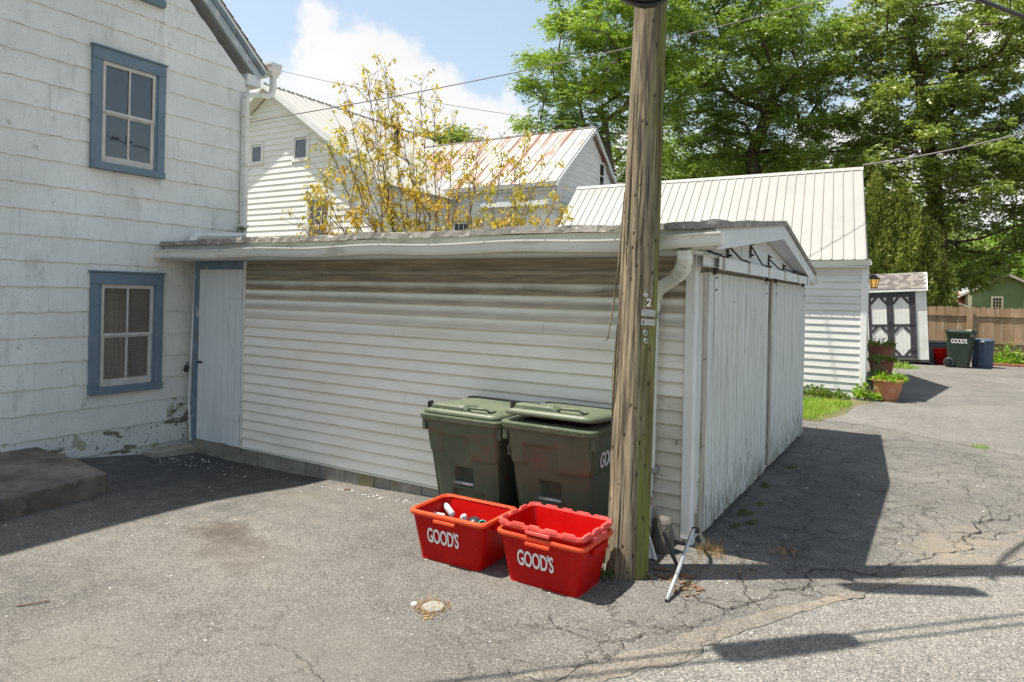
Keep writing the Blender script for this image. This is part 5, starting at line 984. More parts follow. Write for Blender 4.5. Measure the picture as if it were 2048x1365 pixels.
part('pane', MB().box(wx1+.006, wx1+.010, 6.76, 7.21, 6.13, 6.97), glass_m, w); part('dark_room', MB().box(wx1+.001, wx1+.004, 6.76, 7.21, 6.13, 6.97), dark_m, w); part('sash', MB().box(wx1+.012, wx1+.03, 6.76, 6.81, 6.13, 6.97).box(wx1+.012, wx1+.03, 7.16, 7.21, 6.13, 6.97).box(wx1+.012, wx1+.03, 6.81, 7.16, 6.53, 6.57), white_m, w)
slope_panels(fh, (2.0, wy0-.28, 5.80), (2.0, pk, 8.10), (wx1+.18-2.0, 0, 0), 18, rust_m)
slope_panels(fh, (2.0, wy1+.28, 5.80), (2.0, pk, 8.10), (wx1+.18-2.0, 0, 0), 18, rust_m)
m_ = MB(); m_.prism([(wx1+.18, wy0-.28, 5.62), (wx1+.18, pk, 7.92), (wx1+.18, pk, 8.09), (wx1+.18, wy0-.28, 5.79)], (.03, 0, 0)); m_.prism([(wx1+.18, wy1+.28, 5.62), (wx1+.18, pk, 7.92), (wx1+.18, pk, 8.09), (wx1+.18, wy1+.28, 5.79)], (.03, 0, 0)); part('wing_rake_board', m_, trim_m, fh)
m_ = MB().box(2.0, wx1+.18, pk-.06, pk+.06, 8.09, 8.14); part('wing_ridge_cap', m_, rust_m, fh)
R_ = []; m_ = MB()
for i in range(8): x = 5.2+4.5*i/7; R_.append([(x, wy0-.40+py, 5.62+pz) for py, pz in ((.12, 0), (.02, 0), (0, .05), (-.02, .13), (.0, .13), (.03, .02), (.11, .02), (.12, .13))])
m_.rings(R_); part('wing_gutter', m_, gutter_m, fh); part('wing_soffit', MB().box(5.2, wx1+.1, wy0-.29, wy0, 5.56, 5.60), trim_m, fh)
part('wing_frieze', MB().box(5.2, wx1+.02, wy0-.04, wy0-.028, 5.32, 5.56), trim_m, fh)
part('lean_to_cornice', MB().box(6.8, 9.4, wy0-.35, wy0-.041, 5.05, 5.20), trim_m, fh)
part('corner_board', MB().box(wx1-.02, wx1+.03, wy0-.035, wy0+.12, 0, 5.6), white_m, fh)
part('corner_board', MB().box(-5.62, -5.5, -.035, .0, 0, 5.5), white_m, fh)

# ------------------------------------------------------------------ shed, fence, far things
sh = thing('garden_shed', 'small leaning white shed with charcoal cross-braced double doors', 'shed', (-1.80, 28, .03), (0, rad(-3.2), 0))
part('floor', MB().box(.0, 1.88, .0, 1.5, -.04, .06), shedk_m, sh)
shw = part('wall', MB().prism([(0, .02, .05), (0, .02, 2.55), (0, 1.5, 2.55), (0, 1.5, .05)], (1.86, 0, 0)), shedw_m, sh)
for k in range(5): part('wall_board', MB().box(1.44+k*.085, 1.44+(k+1)*.085-.004, .004, .02, .06, 2.56), shedw_m, shw)
for k in range(8): part('header_board', MB().box(k*.23, (k+1)*.23-.006, -.006, .0035, 2.42, 2.585), shedw_m, shw)
for dx in (0.03, .735):
    d = part('door', MB().box(dx, dx+.69, .0, .019, .1, 2.40), shedw_m, sh); w = .69
    for k in range(4): part('door_board', MB().box(dx+.08+k*.135, dx+.08+(k+1)*.135-.005, -.012, -.001, .16, 2.32), shedw_m, d)
    m_ = MB().box(dx, dx+.10, -.032, -.013, .1, 2.40).box(dx+w-.10, dx+w, -.032, -.013, .1, 2.40).box(dx+.1, dx+w-.1, -.031, -.013, .1, .20).box(dx+.1, dx+w-.1, -.031, -.013, 2.28, 2.40).box(dx+.1, dx+w-.1, -.031, -.013, 1.22, 1.32)
    for (x0_, z0_, x1_, z1_) in ((dx+.09, .42, dx+.28, .19), (dx+w-.09, .42, dx+w-.28, .19), (dx+.09, 2.05, dx+.28, 2.29), (dx+w-.09, 2.05, dx+w-.28, 2.29), (dx+.09, 1.02, dx+.28, 1.23), (dx+w-.09, 1.02, dx+w-.28, 1.23)):
        m_.bar((x0_, -.022, z0_), (x1_, -.022, z1_), .085, .017, up=(0, 1, 0))
    part('door_brace', m_, shedk_m, d)
    part('door_handle', MB().box(dx+(.64 if dx < .5 else .03), dx+(.66 if dx < .5 else .05), -.06, -.033, 1.24, 1.42), black_m, d)
part('door_casing', MB().box(-.02, 1.55, -.034, -.0, 2.405, 2.47).box(1.43, 1.52, -.036, -.0, .08, 2.40), shedk_m, sh)
for zz in (.35, 1.27, 2.2): part('hinge', MB().box(1.30, 1.50, -.045, -.034, zz, zz+.04), dark_steel, sh)
rf = part('roof', MB().prism([(-.02, -.10, 2.55), (-.02, .75, 3.16), (-.02, 1.6, 2.55), (-.02, 1.6, 2.49), (-.02, .75, 3.10), (-.02, -.10, 2.49)], (1.93, 0, 0)), shedw_m, sh)
me1 = MB().prism([(0, 0, 0), (.155, 0, 0), (.155, .105, .075), (0, .105, .075)], (0, -.008, .014)).mesh('shingle'); me1.materials.append(sheds_m)
me2 = me1.copy(); me2.materials[0] = sheds2_m; rs = random.Random(6)
for j in range(8):
    for i in range(12): link('shingle', me1 if rs.random() < .55 else me2, rf, (-.03+i*.158-(j % 2)*.07, -.115+j*.104, 2.556+j*.0746+rs.uniform(0, .004)))
m_ = MB(); part('eave_trim', MB().box(-.03, 1.92, -.12, -.10, 2.47, 2.55), shedw_m, sh)
fn_ = thing('board_fence', 'weathered brown board fence running behind the shed and bins', 'fence', (.06, 31, 0))
me = [MB().prism([(0, 0, -.3), (.138, 0, -.3), (.138, 0, 2.02+d), (.115, 0, 2.06+d), (.023, 0, 2.06+d), (0, 0, 2.02+d)], (0, .022, 0)).mesh('board') for d in (0, .012, -.01, .022)]
for q in me: q.materials.append(fence_m)
for k in range(62): link('board', me[rs.randrange(4)], fn_, (-.5+k*.1415, rs.uniform(-.004, .006), rs.uniform(-.012, .012)), (0, rs.uniform(-.006, .006), 0))
for zz in (.72, 1.72): part('rail', MB().box(-.5, 8.2, -.045, -.012, zz, zz+.10), fence_m, fn_)
for x in (1.18, 3.75, 6.3): part('post', MB().box(x, x+.20, -.10, -.047, -.3, 2.06), fence_m, fn_, bevel=.006)
gc = thing('grey_blue_bin', 'slate blue plastic dustbin with lid right of the dark green cart', 'dustbin', (1.62, 28.5, 0))
m_ = MB(); R_ = []
for q, z_ in ((.29, 0), (.30, .03), (.305, .6), (.325, .88), (.34, .90)):
    R_.append([((q*(1.012 if k % 4 < 2 else .985))*math.cos(k*6.2832/48), (q*(1.012 if k % 4 < 2 else .985))*math.sin(k*6.2832/48), z_) for k in range(48)])
m_.rings(R_); part('tub', m_, navy_m, gc)
m_ = MB(); m_.lathe([(.35, .88), (.355, .93), (.34, .96), (.15, 1.0), (.001, 1.0)], n=32); part('lid', m_, navy_m, gc, smooth=True)
m_ = MB(); m_.tube([(-.12, -.34, .88), (-.10, -.38, .90), (.0, -.385, .90), (.02, -.34, .88)], .012, 6); part('handle', m_, chip_m, gc)
bk = MB().lathe([(.001, 0), (.17, .0), (.25, .55), (.265, .56), (.265, .58), (.235, .58), (.16, .02)], n=24); tag(part('red_bucket', bk, red_m, loc=(.40, 28.6, 0), smooth=True), 'red plastic bucket between the shed and the dark green cart', 'bucket')
gb = thing('grey_storage_box', 'grey storage box behind the red bucket beside the shed', 'storage box', (.33, 29.4, 0)); part('box_body', MB().box(-.35, .40, 0, .5, 0, .72), mat('grey_plastic', (.12, .12, .125), None, rough=.5), gb, bevel=.03); part('box_lid', MB().box(-.38, .43, -.03, .53, .72, .80), mat('grey_lid_plastic', (.2, .2, .205), None, rough=.5), gb, bevel=.02)
# houses far off
gr = thing('green_house', 'sage green gabled house far beyond the board fence', 'house', (4.7, 60, 0))
m_ = MB(); m_.prism([(-2.2, 0, -.3), (-2.2, 0, 3.0), (.1, 0, 4.25), (3.6, 0, 2.35), (3.6, 0, -.3)], (0, 9, 0)); gw = part('wall', m_, greenhouse_m, gr)
zz = 1.6
while zz < 4.1:
    a = -2.2 if zz < 3 else -2.2+2.3*(zz-3)/1.25; b = 3.6 if zz < 2.35 else 3.6-3.5*(zz-2.35)/1.9; part('clapboard', MB().prism([(a+.1, -.03, zz), (b-.2, -.03, zz), (b-.25, -.005, zz+.2), (a+.15, -.005, zz+.2)], (0, .02, 0)), greenhouse_m, gw); zz += .2
m_ = MB(); m_.prism([(-2.75, -.5, 2.75), (.1, -.5, 4.32), (.1, -.5, 4.50), (-2.75, -.5, 2.93)], (0, 9.8, 0)); m_.prism([(4.1, -.5, 2.15), (.1, -.5, 4.32), (.1, -.5, 4.50), (4.1, -.5, 2.33)], (0, 9.8, 0)); part('roof', m_, slab_m, gr)
for x in (-.86, 1.05):
    w = part('window_frame', MB().box(x, x+.72, -.07, -.031, 1.75, 2.85), cream_m, gr); part('pane', MB().box(x+.12, x+.60, -.078, -.071, 1.87, 2.72), dark_m, w)
    m_ = MB()
    for k in range(1, 3): m_.box(x+.12+k*.16-.015, x+.12+k*.16+.015, -.085, -.079, 1.87, 2.72)
    for k in range(1, 4): m_.box(x+.12, x+.60, -.0845, -.0795, 1.87+k*.21-.015, 1.87+k*.21+.015)
    part('muntins', m_, cream_m, w)
part('corner_board', MB().box(-2.25, -2.0, -.08, -.032, -.3, 2.95), cream_m, gr)
ch = thing('cream_house', 'low cream gabled house partly hidden behind the fence by the shed', 'house', (.6, 58, 0)); part('wall', MB().prism([(-2.5, 0, -.3), (-2.5, 0, 1.9), (-.6, 0, 2.9), (2.0, 0, 1.9), (2.0, 0, -.3)], (0, 6, 0)), cream_m, ch)
part('roof', MB().prism([(-2.9, -.3, 1.75), (-.6, -.3, 2.95), (-.6, -.3, 3.08), (-2.9, -.3, 1.88)], (0, 6.6, 0)).prism([(2.5, -.3, 1.70), (-.6, -.3, 2.95), (-.6, -.3, 3.08), (2.5, -.3, 1.83)], (0, 6.6, 0)), slab_m, ch)
rh = thing('red_roof_shed', 'small outbuilding with a red roof left of the green house', 'outbuilding', (3.2, 66, 0)); part('roof', MB().prism([(-1.6, 0, 2.2), (-1.2, 1.5, 3.2), (1.0, 1.5, 3.2), (1.2, 0, 2.2)], (0, .02, -.08)), redroof_m, rh); part('wall', MB().box(-1.5, 1.1, .2, 2, -.3, 2.15), cream_m, rh)
bed = thing('brick_edging', 'low red brick edging along the foot of the fence at right', 'edging', (1.7, 29.6, 0))
mbk = MB().box(0, .24, 0, .12, 0, .09).mesh('brick'); mbk.materials.append(brick_m)
for k in range(24): link('brick', mbk, bed, (k*.255, rs.uniform(-.01, .01)+k*.03, rs.uniform(-.01, .01)), (0, 0, rs.uniform(-.05, .05)))

# ------------------------------------------------------------------ plants
def leafmesh(name, cent, dirs, ln, wd, ma, seed=0, fold=.0, droop=0):
    """one mesh of leaf blades: cent (n,3), dirs (n,3)"""
    g = np.random.default_rng(seed); n = len(cent); d = dirs/np.linalg.norm(dirs, axis=1)[:, None]
    q = g.normal(size=(n, 3)); s = np.cross(d, q); s /= np.linalg.norm(s, axis=1)[:, None]+1e-9
    ln = ln*g.uniform(.7, 1.25, n)[:, None]; wd = wd*g.uniform(.7, 1.2, n)[:, None]
    b = cent; t = cent+d*ln; t[:, 2] -= droop*ln[:, 0]; mL = cent+d*ln*.5+s*wd*.5; mR = cent+d*ln*.5-s*wd*.5
    V = np.stack([b, mL, t, mR], 1).reshape(-1, 3); me = bpy.data.meshes.new(name)
    me.vertices.add(4*n); me.vertices.foreach_set('co', V.astype(np.float32).ravel()); me.loops.add(4*n); me.loops.foreach_set('vertex_index', np.arange(4*n, dtype=np.int32)); me.polygons.add(n)
    me.polygons.foreach_set('loop_start', np.arange(0, 4*n, 4, dtype=np.int32)); me.polygons.foreach_set('loop_total', np.full(n, 4, dtype=np.int32)); me.update(); me.validate(); me.materials.append(ma); return me
def skeleton(base, trunk, clusters, g, bend=.12, seglen=.9):
    """grow limbs: every cluster joins the nearest node already grown; pipe-model radii"""
    nodes = [np.array(p, float) for p in trunk]; par = [-1]+list(range(len(trunk)-1)); arr = list(nodes)
    c0 = np.array(trunk[-1]); order = sorted(range(len(clusters)), key=lambda i: np.linalg.norm(clusters[i]-c0)); tips = []
    for i in order:
        c = clusters[i]; A = np.array(nodes); d = c-A; dist = np.linalg.norm(d, axis=1)+1.4*np.maximum(0, A[:, 2]-c[2]+.2); dist[0] += 5; k = int(np.argmin(dist)); p = nodes[k]; L_ = np.linalg.norm(c-p); m = max(1, int(L_/seglen)); last = k
        off = g.normal(size=3)*L_*bend
        for j in range(1, m+1):
            t = j/m; q = p+(c-p)*t+off*math.sin(math.pi*t)+np.array([0, 0, -.10*L_*math.sin(math.pi*t)])+g.normal(size=3)*.04*(t < 1); nodes.append(q); par.append(last); last = len(nodes)-1
        tips.append(last)
    w = np.zeros(len(nodes)); 
    for t in tips: w[t] += 1
    for i in range(len(nodes)-1, 0, -1): w[par[i]] += w[i]
    return nodes, par, w, tips
def tubes(nodes, par, w, r_tip, pw, n=6, rmax=9):
    mb = MB(); R = [min(rmax, r_tip*max(1, x)**pw) for x in w]
    for i in range(1, len(nodes)):
        a = Vector(nodes[par[i]]); b = Vector(nodes[i])
        if (b-a).length < 1e-4: continue
        nn2 = n if R[i] > .04 else 4; ra = min(R[par[i]], R[i]*1.35)
        d = (b-a).normalized(); u = Vector((0, 0, 1)) if abs(d.z) < .9 else Vector((0, 1, 0)); sx = d.cross(u).normalized(); sy = sx.cross(d)
        mb.rings([[p+(sx*math.cos(2*math.pi*k/nn2)+sy*math.sin(2*math.pi*k/nn2))*r for k in range(nn2)] for p, r in ((a-d*ra*.3, ra), (b+d*R[i]*.2, R[i]))], cap=False)
    return mb
def tree(name, label, base, trunk, blobs, ncl, sprays, leaf, ma, seed, per=8, size=(.12, .055), clr=.75, up=.1, rt=.012, pw=.52, group=None, barkm=bark_m, gap=.5, dome=False):
    g = np.random.default_rng(seed); base = np.array(base, float); pts = []
    W_ = np.array([b[3]*b[4]*b[5] for b in blobs]); W_ = W_/W_.sum()
    while len(pts) < ncl:
        b = blobs[g.choice(len(blobs), p=W_)]; q = g.normal(size=3); q /= np.linalg.norm(q); rr_ = g.uniform(.15, 1)**.42
        p = np.array(b[:3])+q*rr_*np.array(b[3:6])
        if pts and min(np.linalg.norm(np.array(pts)-p, axis=1)) < gap: 
            if g.random() < .8: continue
        pts.append(p)
    t = thing(name, label, 'tree', tuple(base), (0, 0, 0), group); nodes, par, w, tips = skeleton(base, trunk, pts, g)
    mbt = tubes(nodes, par, w, rt, pw); part('trunk', mbt, barkm, t, smooth=True)
    C, D = [], []
    cl = np.array(pts); par_n = np.array(nodes)
    # sprays around each cluster and along outer limbs
    outer = [i for i in range(1, len(nodes)) if w[i] <= 3]; anchors = np.vstack([cl]+[par_n[outer]]) if outer else cl
    ns = int(sprays); idx = g.integers(0, len(anchors), ns); ctr = anchors[idx]; wgt = np.where(idx < len(cl), 1.0, .55)[:, None]
    off = g.normal(size=(ns, 3))*np.array([clr, clr, clr*.55])*.62*wgt; sp = ctr+off; od = off/(np.linalg.norm(off, axis=1)[:, None]+1e-6)+g.normal(size=(ns, 3))*.5; od[:, 2] = od[:, 2]*.5+up; od /= np.linalg.norm(od, axis=1)[:, None]
    Ls = leaf*g.uniform(.7, 1.3, ns)[:, None]
    for k in range(per):
        f_ = (k//2+.6)/(per/2); c = sp+od*Ls*f_; c[:, 2] -= (f_**2)*Ls[:, 0]*.28
        side = np.cross(od, np.tile([0, 0, 1.], (ns, 1))); side /= np.linalg.norm(side, axis=1)[:, None]+1e-6
        d = side*(1 if k % 2 else -1)+od*.55+g.normal(size=(ns, 3))*.28; d[:, 2] -= .18; C.append(c); D.append(d)
    me_ = leafmesh('crown', np.vstack(C), np.vstack(D), size[0], size[1], ma, seed, droop=.1); link('crown', me_, t); return t
def at(px, py, w):
    v = P(px, py, w); return (v.x, v.y, v.z)
def treeat(name, label, px, w, blobs_px, trunk_px, **kw):
    b = P(px, 640, w); b.z = 0; m_w = w/1365
    bl = [tuple(np.array(at(x, y, w+dw))-np.array((b.x, b.y, 0)))+(rx*m_w, rx*m_w*dd, rz*m_w) for (x, y, dw, rx, rz, dd) in blobs_px]
    tr = [(0, 0, -.5)]+[tuple(np.array(at(x, y, w+dw))-np.array((b.x, b.y, 0))) for (x, y, dw) in trunk_px]
    return tree(name, label, (b.x, b.y, 0), tr, bl, **kw)
treeat('locust_tree', 'bright green feathery tree left of the utility pole behind the farmhouse', 1222, 31, [(1180, 130, 0, 135, 105, .9), (1110, 225, 0, 75, 65, .9), (1250, 30, 1, 130, 110, .9), (1150, 30, 0, 60, 70, .8), (1240, 300, 1, 80, 75, .8), (1065, 245, 0, 35, 42, 1), (1290, 160, 2, 100, 130, .8)],
       [(1228, 420, 0), (1222, 330, 0), (1212, 240, 0)], ncl=150, sprays=8800, leaf=.42, ma=leafA, seed=1, per=8, size=(.15, .072), clr=.46, rt=.012, gap=1.0)
treeat('locust_tree', 'large dark feathery tree right of the pole above the metal roof', 1520, 36, [(1480, 130, 0, 180, 130, .8), (1390, 60, 1, 110, 110, .8), (1560, 280, 0, 150, 95, .8), (1400, 300, 0, 95, 80, .8), (1600, 120, 2, 130, 120, .8), (1480, 20, 0, 170, 90, .8), (1480, 330, 1, 150, 50, .8), (1650, 300, 1, 90, 90, .8)],
       [(1530, 420, 0), (1500, 310, 0), (1545, 190, 0)], ncl=250, sprays=15500, leaf=.45, ma=leafB, seed=2, per=8, size=(.17, .085), clr=.52, rt=.018, pw=.54, gap=.95)
treeat('walnut_tree', 'large broad-leaved tree filling the upper right above the juniper', 1880, 33, [(1880, 60, 0, 200, 110, .7), (1820, 230, 0, 130, 70, .8), (1900, 330, -1, 180, 85, .7), (1990, 200, 0, 110, 130, .8), (1760, 320, 0, 70, 50, .8), (1990, 440, 0, 110, 110, .7), (1930, 520, -.5, 75, 65, .6), (1870, 425, -1.5, 75, 60, .5), (1770, 60, 1, 70, 90, .8), (2080, 380, 0, 80, 190, .8)],
       [(1878, 480, 0), (1868, 370, 0), (1850, 260, 0), (1838, 170, 0), (1825, 90, 0)], ncl=205, sprays=14500, leaf=.34, ma=leafC, seed=3, per=7, size=(.19, .10), clr=.60, rt=.02, gap=.9, pw=.54, up=0)
def conifer(label, px, w, lobes, seed, n):
    g = np.random.default_rng(seed); b = P(px, 640, w); b.z = 0; t = thing('juniper_tree', label, 'tree', (b.x, b.y, 0)); C, D = [], []; mw = w/1365; mt = MB()
    for (x, ytop, ybot, r) in lobes:
        top = np.array(at(x, ytop, w)); bot = np.array(at(x, ybot, w)); k = int(n*(r/60)*((ybot-ytop)/200)); q = g.uniform(0, 1, k)**.6; a = g.uniform(0, 6.283, k); rr_ = r*mw*np.minimum(1, q*1.25)**.75*g.uniform(.55, 1.05, k)*(1+.22*np.sin(a*5+q*14))
        c = top[None, :]*(1-q)[:, None]+bot[None, :]*q[:, None]; c = c+np.stack([rr_*np.cos(a), rr_*np.sin(a), np.zeros(k)], 1)-np.array((b.x, b.y, 0)); d = np.stack([np.cos(a)*.6, np.sin(a)*.6, np.full(k, 1.0)], 1)+g.normal(size=(k, 3))*.35
        for s_ in range(5): C.append(c+g.normal(size=c.shape)*.07); D.append(d+g.normal(size=c.shape)*.4)
        mt.tube([(0, 0, -.3), tuple((bot-np.array((b.x, b.y, 0)))*.9+np.array((0, 0, .3))), tuple(top-np.array((b.x, b.y, .6)))], [.16, .1, .02], 6)
    link('crown', leafmesh('crown', np.vstack(C), np.vstack(D), .20, .055, leafE, seed), t); part('trunk', mt, bark_m, t)
conifer('dense olive green juniper tree behind the white shed', 1800, 31, [(1752, 345, 640, 48), (1800, 362, 640, 62), (1842, 430, 640, 55), (1862, 440, 640, 38), (1770, 400, 640, 60), (1735, 400, 640, 45)], 5, 2600)
# distant greenery
treeat('distant_tree', 'pale yellow-green tree far behind the green house', 1945, 85, [(1915, 540, 0, 60, 50, .8), (1990, 520, 0, 90, 55, .8), (2070, 500, 3, 80, 80, .8)], [(1950, 600, 0), (1950, 570, 0)], ncl=70, sprays=5200, leaf=.8, ma=leafY, seed=8, per=5, size=(.42, .26), clr=1.7, rt=.03, group='distant trees')
treeat('distant_tree', 'mid green tree far behind the juniper and shed', 1700, 70, [(1700, 480, 0, 190, 90, .5), (1880, 520, 0, 80, 70, .5)], [(1720, 600, 0), (1720, 540, 0)], ncl=90, sprays=6000, leaf=.8, ma=leafC, seed=9, per=5, size=(.4, .25), clr=1.6, rt=.03)
treeat('distant_tree', 'low green tree showing behind the farmhouse roofs left of the wing', 900, 48, [(895, 285, 0, 45, 30, .8), (860, 330, 0, 40, 30, .8)], [(890, 380, 0), (890, 320, 0)], ncl=26, sprays=1600, leaf=.45, ma=leafC, seed=10, per=6, size=(.22, .12), clr=.8, rt=.02)
treeat('background_tree', 'green tree behind the trunk of the feathery left tree', 1330, 50, [(1290, 330, 0, 100, 60, .7), (1420, 360, 0, 150, 60, .7), (1600, 370, 0, 160, 60, .7)], [(1330, 480, 0), (1330, 400, 0)], ncl=90, sprays=5200, leaf=.5, ma=leafB, seed=12, per=6, size=(.26, .14), clr=1.0, rt=.02)
# golden tree behind the garage
def golden():
    g = np.random.default_rng(17); w0 = 15.5; b = P(885, 560, w0); b.z = 0; t = thing('golden_tree', 'small sparse tree with golden yellow leaves behind the garage roof', 'tree', (b.x, b.y, 0)); nodes = [np.array((0, 0, -.2)), np.array((0, 0, .9))]; par = [-1, 0]; B = np.array((b.x, b.y, 0))
    def limb(k, tip, curve, seg=.22):
        p = nodes[k]; last = k; m = max(4, int(np.linalg.norm(tip-p)/seg)); hv = np.array([(tip-p)[0], (tip-p)[1], 0]); off = g.normal(size=3)*.10; ids = []
        for j in range(1, m+1):
            q = j/m; c = p+(tip-p)*q+hv*curve*math.sin(math.pi*q)+off*math.sin(math.pi*q*1.3)+g.normal(size=3)*.018; nodes.append(c); par.append(last); last = len(nodes)-1; ids.append(last)
        return ids
    prim = [(735, 160), (1080, 330), (775, 150), (640, 345), (700, 215), (905, 240), (1010, 300), (1105, 405), (610, 450), (845, 185), (960, 270)]
    sec = [(740, 170), (660, 290), (725, 250), (690, 310), (660, 400), (760, 230), (800, 200), (820, 260), (870, 230), (880, 300), (930, 300), (940, 360), (985, 350), (1040, 330), (1060, 380), (1135, 420), (1075, 440), (1030, 420), (640, 440), (700, 420), (750, 330), (790, 330), (840, 350), (720, 370), (900, 400), (960, 420), (1000, 450), (860, 420), (780, 410), (620, 400), (1120, 440), (1050, 290), (680, 250), (755, 190)]
    tips = []; P_ = []
    for (x, y) in prim: ids = limb(1, np.array(at(x, y, w0+g.uniform(-1.3, 1.3)))-B, .16); P_.append((x, ids)); tips.append(ids[-1])
    alls = [i for _, ids in P_ for i in ids]
    for (x, y) in sec:
        x0, ids = min(P_, key=lambda q: abs(q[0]-x)+g.uniform(0, 25)); tip = np.array(at(x, y, w0+g.uniform(-1.6, 1.6)))-B; ids2 = limb(ids[int(len(ids)*g.uniform(.08, .45))], tip, .12); tips.append(ids2[-1]); alls += ids2
    for i in alls:                                   # side twigs
        if nodes[i][2] < 1.9: continue
        for _ in range(int(g.choice([1, 2, 3]))):
            d = nodes[i]-nodes[par[i]]; d = d/(np.linalg.norm(d)+1e-6)+g.normal(size=3)*.75; d[2] += .15; L_ = g.uniform(.15, .6); last = i
            for j in range(3): c = nodes[last]+d/np.linalg.norm(d)*L_/3+g.normal(size=3)*.012; nodes.append(c); par.append(last); last = len(nodes)-1
            tips.append(last)
    w = np.zeros(len(nodes))
    for q in tips: w[q] += 1
    for i in range(len(nodes)-1, 0, -1): w[par[i]] += w[i]
    part('trunk', tubes(nodes, par, w, .0048, .31, 5), twig_m, t, smooth=True)
    C, D = [], []
    for q in tips:
        if nodes[q][2] < 1.8: continue
        cnt = int(g.choice([1, 3, 8, 18], p=[.28, .27, .28, .17])); xr = nodes[q]
        for _ in range(cnt):
            k = q if g.random() < .6 else par[q]; C.append(nodes[k]+g.normal(size=3)*.05); D.append(np.array([g.normal()*.6, g.normal()*.6, -.75+g.normal()*.35]))
    link('crown', leafmesh('crown', np.array(C), np.array(D), .125, .05, leafG, 3), t)
golden()
# terracotta pots
def pot(label, x, y, r_, h_, ma, seed, lm=leafY, leaves=380, lh=.25):
    t = thing('plant_pot', label, 'plant pot', (x, y, 0), (0, 0, 0), 'terracotta pots by the clapboard garage'); m_ = MB(); m_.lathe([(.001, 0), (r_*.62, 0), (r_*.66, .03), (r_*.90, h_*.6), (r_*.96, h_*.84), (r_*1.0, h_*.88), (r_*1.05, h_*.90), (r_*1.06, h_*.99), (r_*1.0, h_), (r_*.9, h_*.97), (r_*.88, h_*.88), (.001, h_*.88)], n=32); part('pot', m_, ma, t, smooth=True)
    g = np.random.default_rng(seed); n = leaves; a = g.uniform(0, 6.283, n); q = np.sqrt(g.uniform(0, 1, n))*r_*1.15; bump_ = .6+.4*np.sin(a*3+seed); zz = h_*.92+g.uniform(0, 1, n)*lh*bump_*(1.1-q/(r_*1.4)); c = np.stack([q*np.cos(a), q*np.sin(a), zz], 1); d = np.stack([np.cos(a), np.sin(a), np.full(n, .5)], 1)+g.normal(size=(n, 3))*.5
    link('foliage', leafmesh('foliage', c, d, .10, .045, lm, seed), t)
pot('large orange terracotta pot with lime green plant, nearest of the pots', -.73, 17.0, .30, .47, terra_m, 1)
pot('dark terracotta pot with trailing plant behind the orange pot', -1.05, 20.8, .30, .62, terra_d, 2, leafW, 300, .2)
pot('second dark terracotta pot farther along, at the back row near the shed', -1.15, 22.3, .33, .95, terra_d, 3, leafW, 420, .3)
def bush(name, label, cx_, cy_, rx, ry, h_, n, ma, seed, size=(.09, .05), z0_=0, cat='plant', group=None, stems=8):
    t = thing(name, label, cat, (cx_, cy_, z0_), (0, 0, 0), group); g = np.random.default_rng(seed); a = g.uniform(0, 6.283, n); q = np.sqrt(g.uniform(0, 1, n)); ln_ = .55+.45*np.sin(a*3+seed)*np.cos(a*2); c = np.stack([q*rx*np.cos(a), q*ry*np.sin(a), h_*g.uniform(.05, 1, n)*(1-.6*q*q)*ln_+.02], 1); d = np.stack([np.cos(a), np.sin(a), np.full(n, .6)], 1)+g.normal(size=(n, 3))*.6
    link('foliage', leafmesh('foliage', c, d, size[0], size[1], ma, seed), t); m_ = MB()
    for k in range(stems): a_ = g.uniform(0, 6.28); m_.tube([(rx*.2*math.cos(a_), ry*.2*math.sin(a_), 0), (rx*.6*math.cos(a_), ry*.6*math.sin(a_), h_*.6)], .006, 4)
    part('stems', m_, twig_m, t); return t
bush('weedy_plant', 'low leafy weeds at the foot of the clapboard wall behind the grass', -2.25, 16.55, .42, .25, .30, 420, leafW, 21)
bush('weedy_plant', 'second clump of weeds nearer the corner of the clapboard wall', -1.75, 16.5, .30, .2, .24, 260, leafW, 22)
bush('vine_plant', 'bright green vine spilling beside the orange pot', -1.10, 16.75, .26, .2, .50, 330, leafY, 23)
bush('climbing_plant', 'dark climbing plant on the garage corner above the pots', -1.0, 19.2, .18, .5, 1.0, 420, leafW, 24)
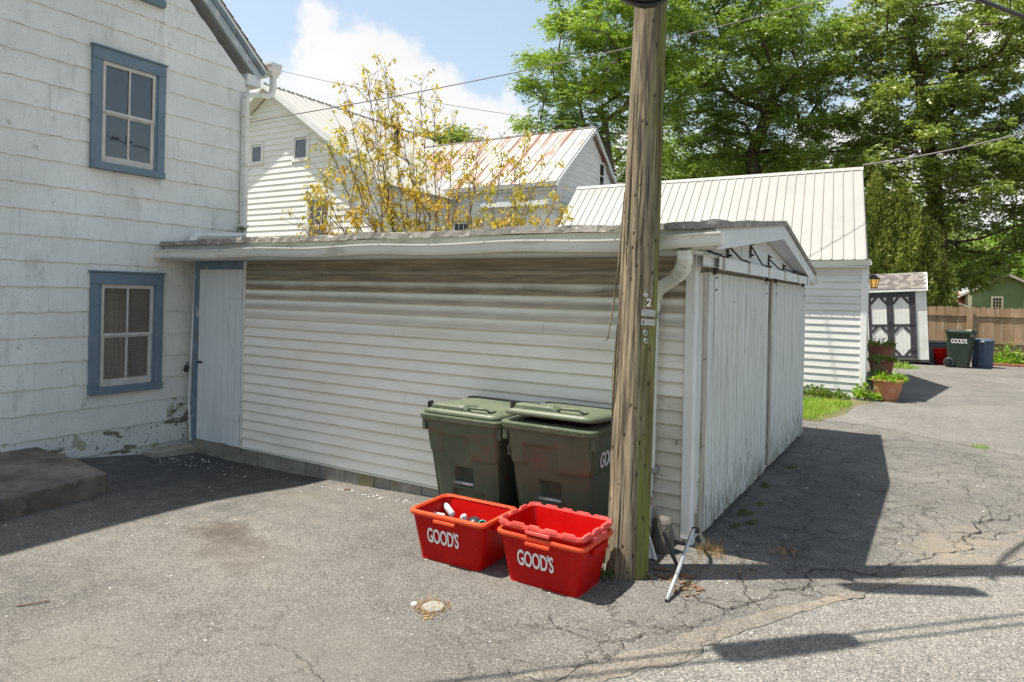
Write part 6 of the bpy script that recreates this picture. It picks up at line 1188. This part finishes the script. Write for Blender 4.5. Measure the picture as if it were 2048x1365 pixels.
bush('potted_greenery', 'yellow-green weeds at the foot of the shed doors', -.9, 26.0, .5, .3, .28, 260, leafY, 25)
bush('fence_plant', 'bright leafy plant against the fence right of the blue dustbin', 2.35, 30.3, .55, .4, .95, 620, leafY, 26, (.16, .07)); bush('fence_plant', 'leafy plant at the right picture edge by the fence', 3.35, 30.4, .5, .4, .8, 420, leafY, 27, (.16, .07)); bush('fence_plant', 'dark plant behind the dark green cart', .55, 30.2, .35, .3, 1.15, 260, leafW, 28, (.15, .07))
bush('pole_weed', 'small dark weed at the foot of the pole beside the red bins', -2.02, 4.74, .05, .04, .09, 70, leafW, 29, (.03, .018), stems=3)
bush('wall_weed', 'tiny weed growing from the downspout joint of the white house', -8.82, 6.62, .05, .05, .16, 40, leafW, 30, (.05, .02), z0_=2.95, stems=3)
m_ = MB(); m_.v = [(-2.9, 13.2, .006), (-1.62, 13.15, .006), (-1.30, 14.3, .006), (-1.25, 15.6, .006), (-.9, 16.6, .006), (-3.6, 16.9, .006)]; m_.f = [(0, 1, 2, 3, 4, 5)]; tag(part('soil_strip', m_, soil_m), 'bare soil and clippings beside the clapboard wall', None, kind='stuff')
m_ = MB()
def gpatch(r):
    while True:
        x, y = r.uniform(-2.9, -1.3), r.uniform(13.2, 16.0)
        if x < -1.62+(y-13.2)*.16-abs(r.gauss(0, .15)): return x, y
blades(m_, 5200, gpatch, .04, .13, .006, 41, .9); blades(m_, 500, disk(-.85, 26.2, .7), .03, .12, .006, 42, .9); blades(m_, 90, disk(.7, 12.35, .12), .02, .05, .006, 43, .9)
tag(part('grass', m_, grass_m), 'bright green grass patch between the two garages', None, kind='stuff')

# ------------------------------------------------------------------ scale the plan to metres
done = set()
for o in list(bpy.data.objects):
    if o.type == 'MESH' and o.data.name not in done: o.data.transform(Matrix.Scale(K, 4)); done.add(o.data.name)
    if o.type in ('MESH', 'EMPTY'):
        o.location = o.location*K
        for md in o.modifiers:
            if md.type == 'BEVEL': md.width *= K
S.render.engine = 'CYCLES'
